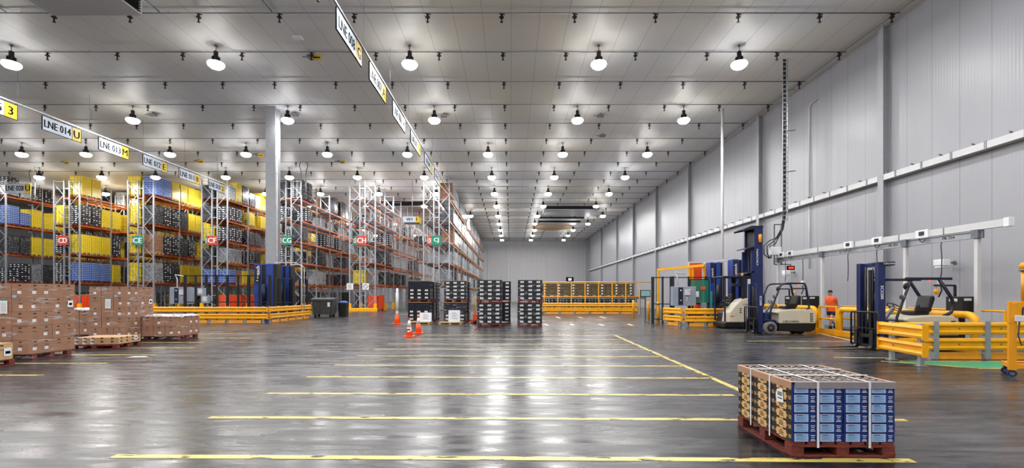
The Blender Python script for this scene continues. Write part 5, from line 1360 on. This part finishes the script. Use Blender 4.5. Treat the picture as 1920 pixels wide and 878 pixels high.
# things on the white wall
for lab, y, z in (('second wall column', 20.4-3.4, 2.75), ('third wall column', 26.6, 2.85)):
    t = thing('wall_lamp', f'small white floodlight on bracket between charging bays, before the {lab}', 'wall lamp', (XR, y, z), 0, 'white wall floodlights')
    b = MB(); b.cyl((0, 0, 0), (-.35, 0, 0), .025, n=8); b.cyl((0, 0, 0), (-.02, 0, 0), .08, n=10); b.build('bracket', ['steel'], t)
    b = MB(); b.box(-.62, -.34, -.2, .2, -.12, .12); b.box(-.6, -.36, -.16, .16, -.2, -.12); b.build('housing', ['white'], t, bevel=.02)
b = MB(); b.cyl((XR-.06, 25.2, 3.0), (XR-.06, 25.2, 6.49), .03, n=8); b.tube([(XR-.06, 25.2, 6.82), (XR-.06, 25.2, 11.75), (XR-.06, 25.1, 11.9), (XR-.06, 24.6, 11.95)], .03, 8)
for z in range(4, 12): b.box(XR-.08, XR-.001, 25.17, 25.23, z, z+.05)
tag(b.build('conduit', ['grey_light']), 'slim grey conduit clipped up the white wall behind the cable ladder', 'conduit')
# long cooler-side shadow caster: none needed; ladder shade falls from the lamps

# ================================================================== YELLOW BEACON TROLLEY AT THE EDGE
t = thing('beacon_trolley', 'yellow trolley with amber beacon on a post at the frame edge', 'trolley', (9.58, 8.85, 0), -.62)
b = MB(); b.box(-.055, .055, -.055, .055, .13, 1.42); b.box(.95, 1.06, -.055, .055, .13, 1.42); b.box(-.055, 1.06, -.05, .05, 1.18, 1.44); b.box(-.06, -.02, -.06, .06, 1.02, 1.44); b.box(0, 1.0, -.05, .05, .17, .26)
b.box(-.05, .05, .0, .5, .17, .26); b.box(.95, 1.05, 0, .5, .17, .26); b.box(-.05, 1.05, .42, .5, .17, .26); b.build('frame', ['yellow_deep'], t, bevel=.008)
b = MB(); b.cyl((.16, 0, 1.44), (.16, 0, 2.02), .045, n=12); b.build('beacon_post', ['yellow_deep'], t)
b = MB(); b.lathe([(.075, 2.02), (.075, 2.05)], (.16, 0, 0), 14, 1); b.lathe([(.068, 2.05), (.068, 2.13), (.05, 2.17), (.02, 2.185)], (.16, 0, 0), 14); b.build('beacon', ['amber', 'steel'], t)
b = MB(); b.box(.02, .20, -.11, -.05, 1.06, 1.18); b.build('socket_box', ['grey_light'], t, bevel=.01)
b = MB(); b.box(.18, .7, -.1, -.05, 1.07, 1.13); b.box(.32, .6, -.12, -.05, .86, 1.02); b.build('battery_pack', ['black'], t)
b = MB(); b.box(.24, .8, -.058, -.05, 1.2, 1.38); b.text('T', (.32, -.062, 1.29), (1,0,0), (0,0,1), .13, 1); b.build('name_plate', ['label_blue', 'ink'], t)
b = MB(); b.tube([(.12, -.08, 1.18), (.12, -.1, 1.32), (.2, -.09, 1.4), (.35, -.07, 1.4)], .012, 6); b.tube([(.08, -.08, 1.06), (.06, -.1, .8), (.1, -.11, .62), (.2, -.11, .66), (.3, -.1, .78), (.36, -.1, .9)], .012, 6); b.build('cable', ['cable'], t)
b = MB(); b.box(.2, .27, -.12, -.1, .68, .78); b.build('plug', ['grey_light'], t)
b = MB(); b.box(.28, .9, -.08, .4, .27, .5); b.build('tray', ['yellow'], t, bevel=.01)
for x in (0, 1.0):
    for y in (0, .44):
        b = MB(); b.box(x-.03, x+.03, y-.035, y+.035, .1, .18); b.cyl((x-.02, y, .068), (x+.02, y, .068) if 0 else (x+.02, y, .068), .066, n=16) if 0 else b.cyl((x, y-.022, .068), (x, y+.022, .068), .066, n=16); b.cyl((x, y-.026, .068), (x, y+.026, .068), .035, n=12, m=1); b.build('caster', ['navy', 'steel'], t)

for lb_, ns in LABELS.items():
    if len(ns) > 1: print('DUP LABEL', lb_, ns[:3])
    if not 4 <= len(lb_.split()) <= 16: print('LABEL LENGTH', len(lb_.split()), lb_)
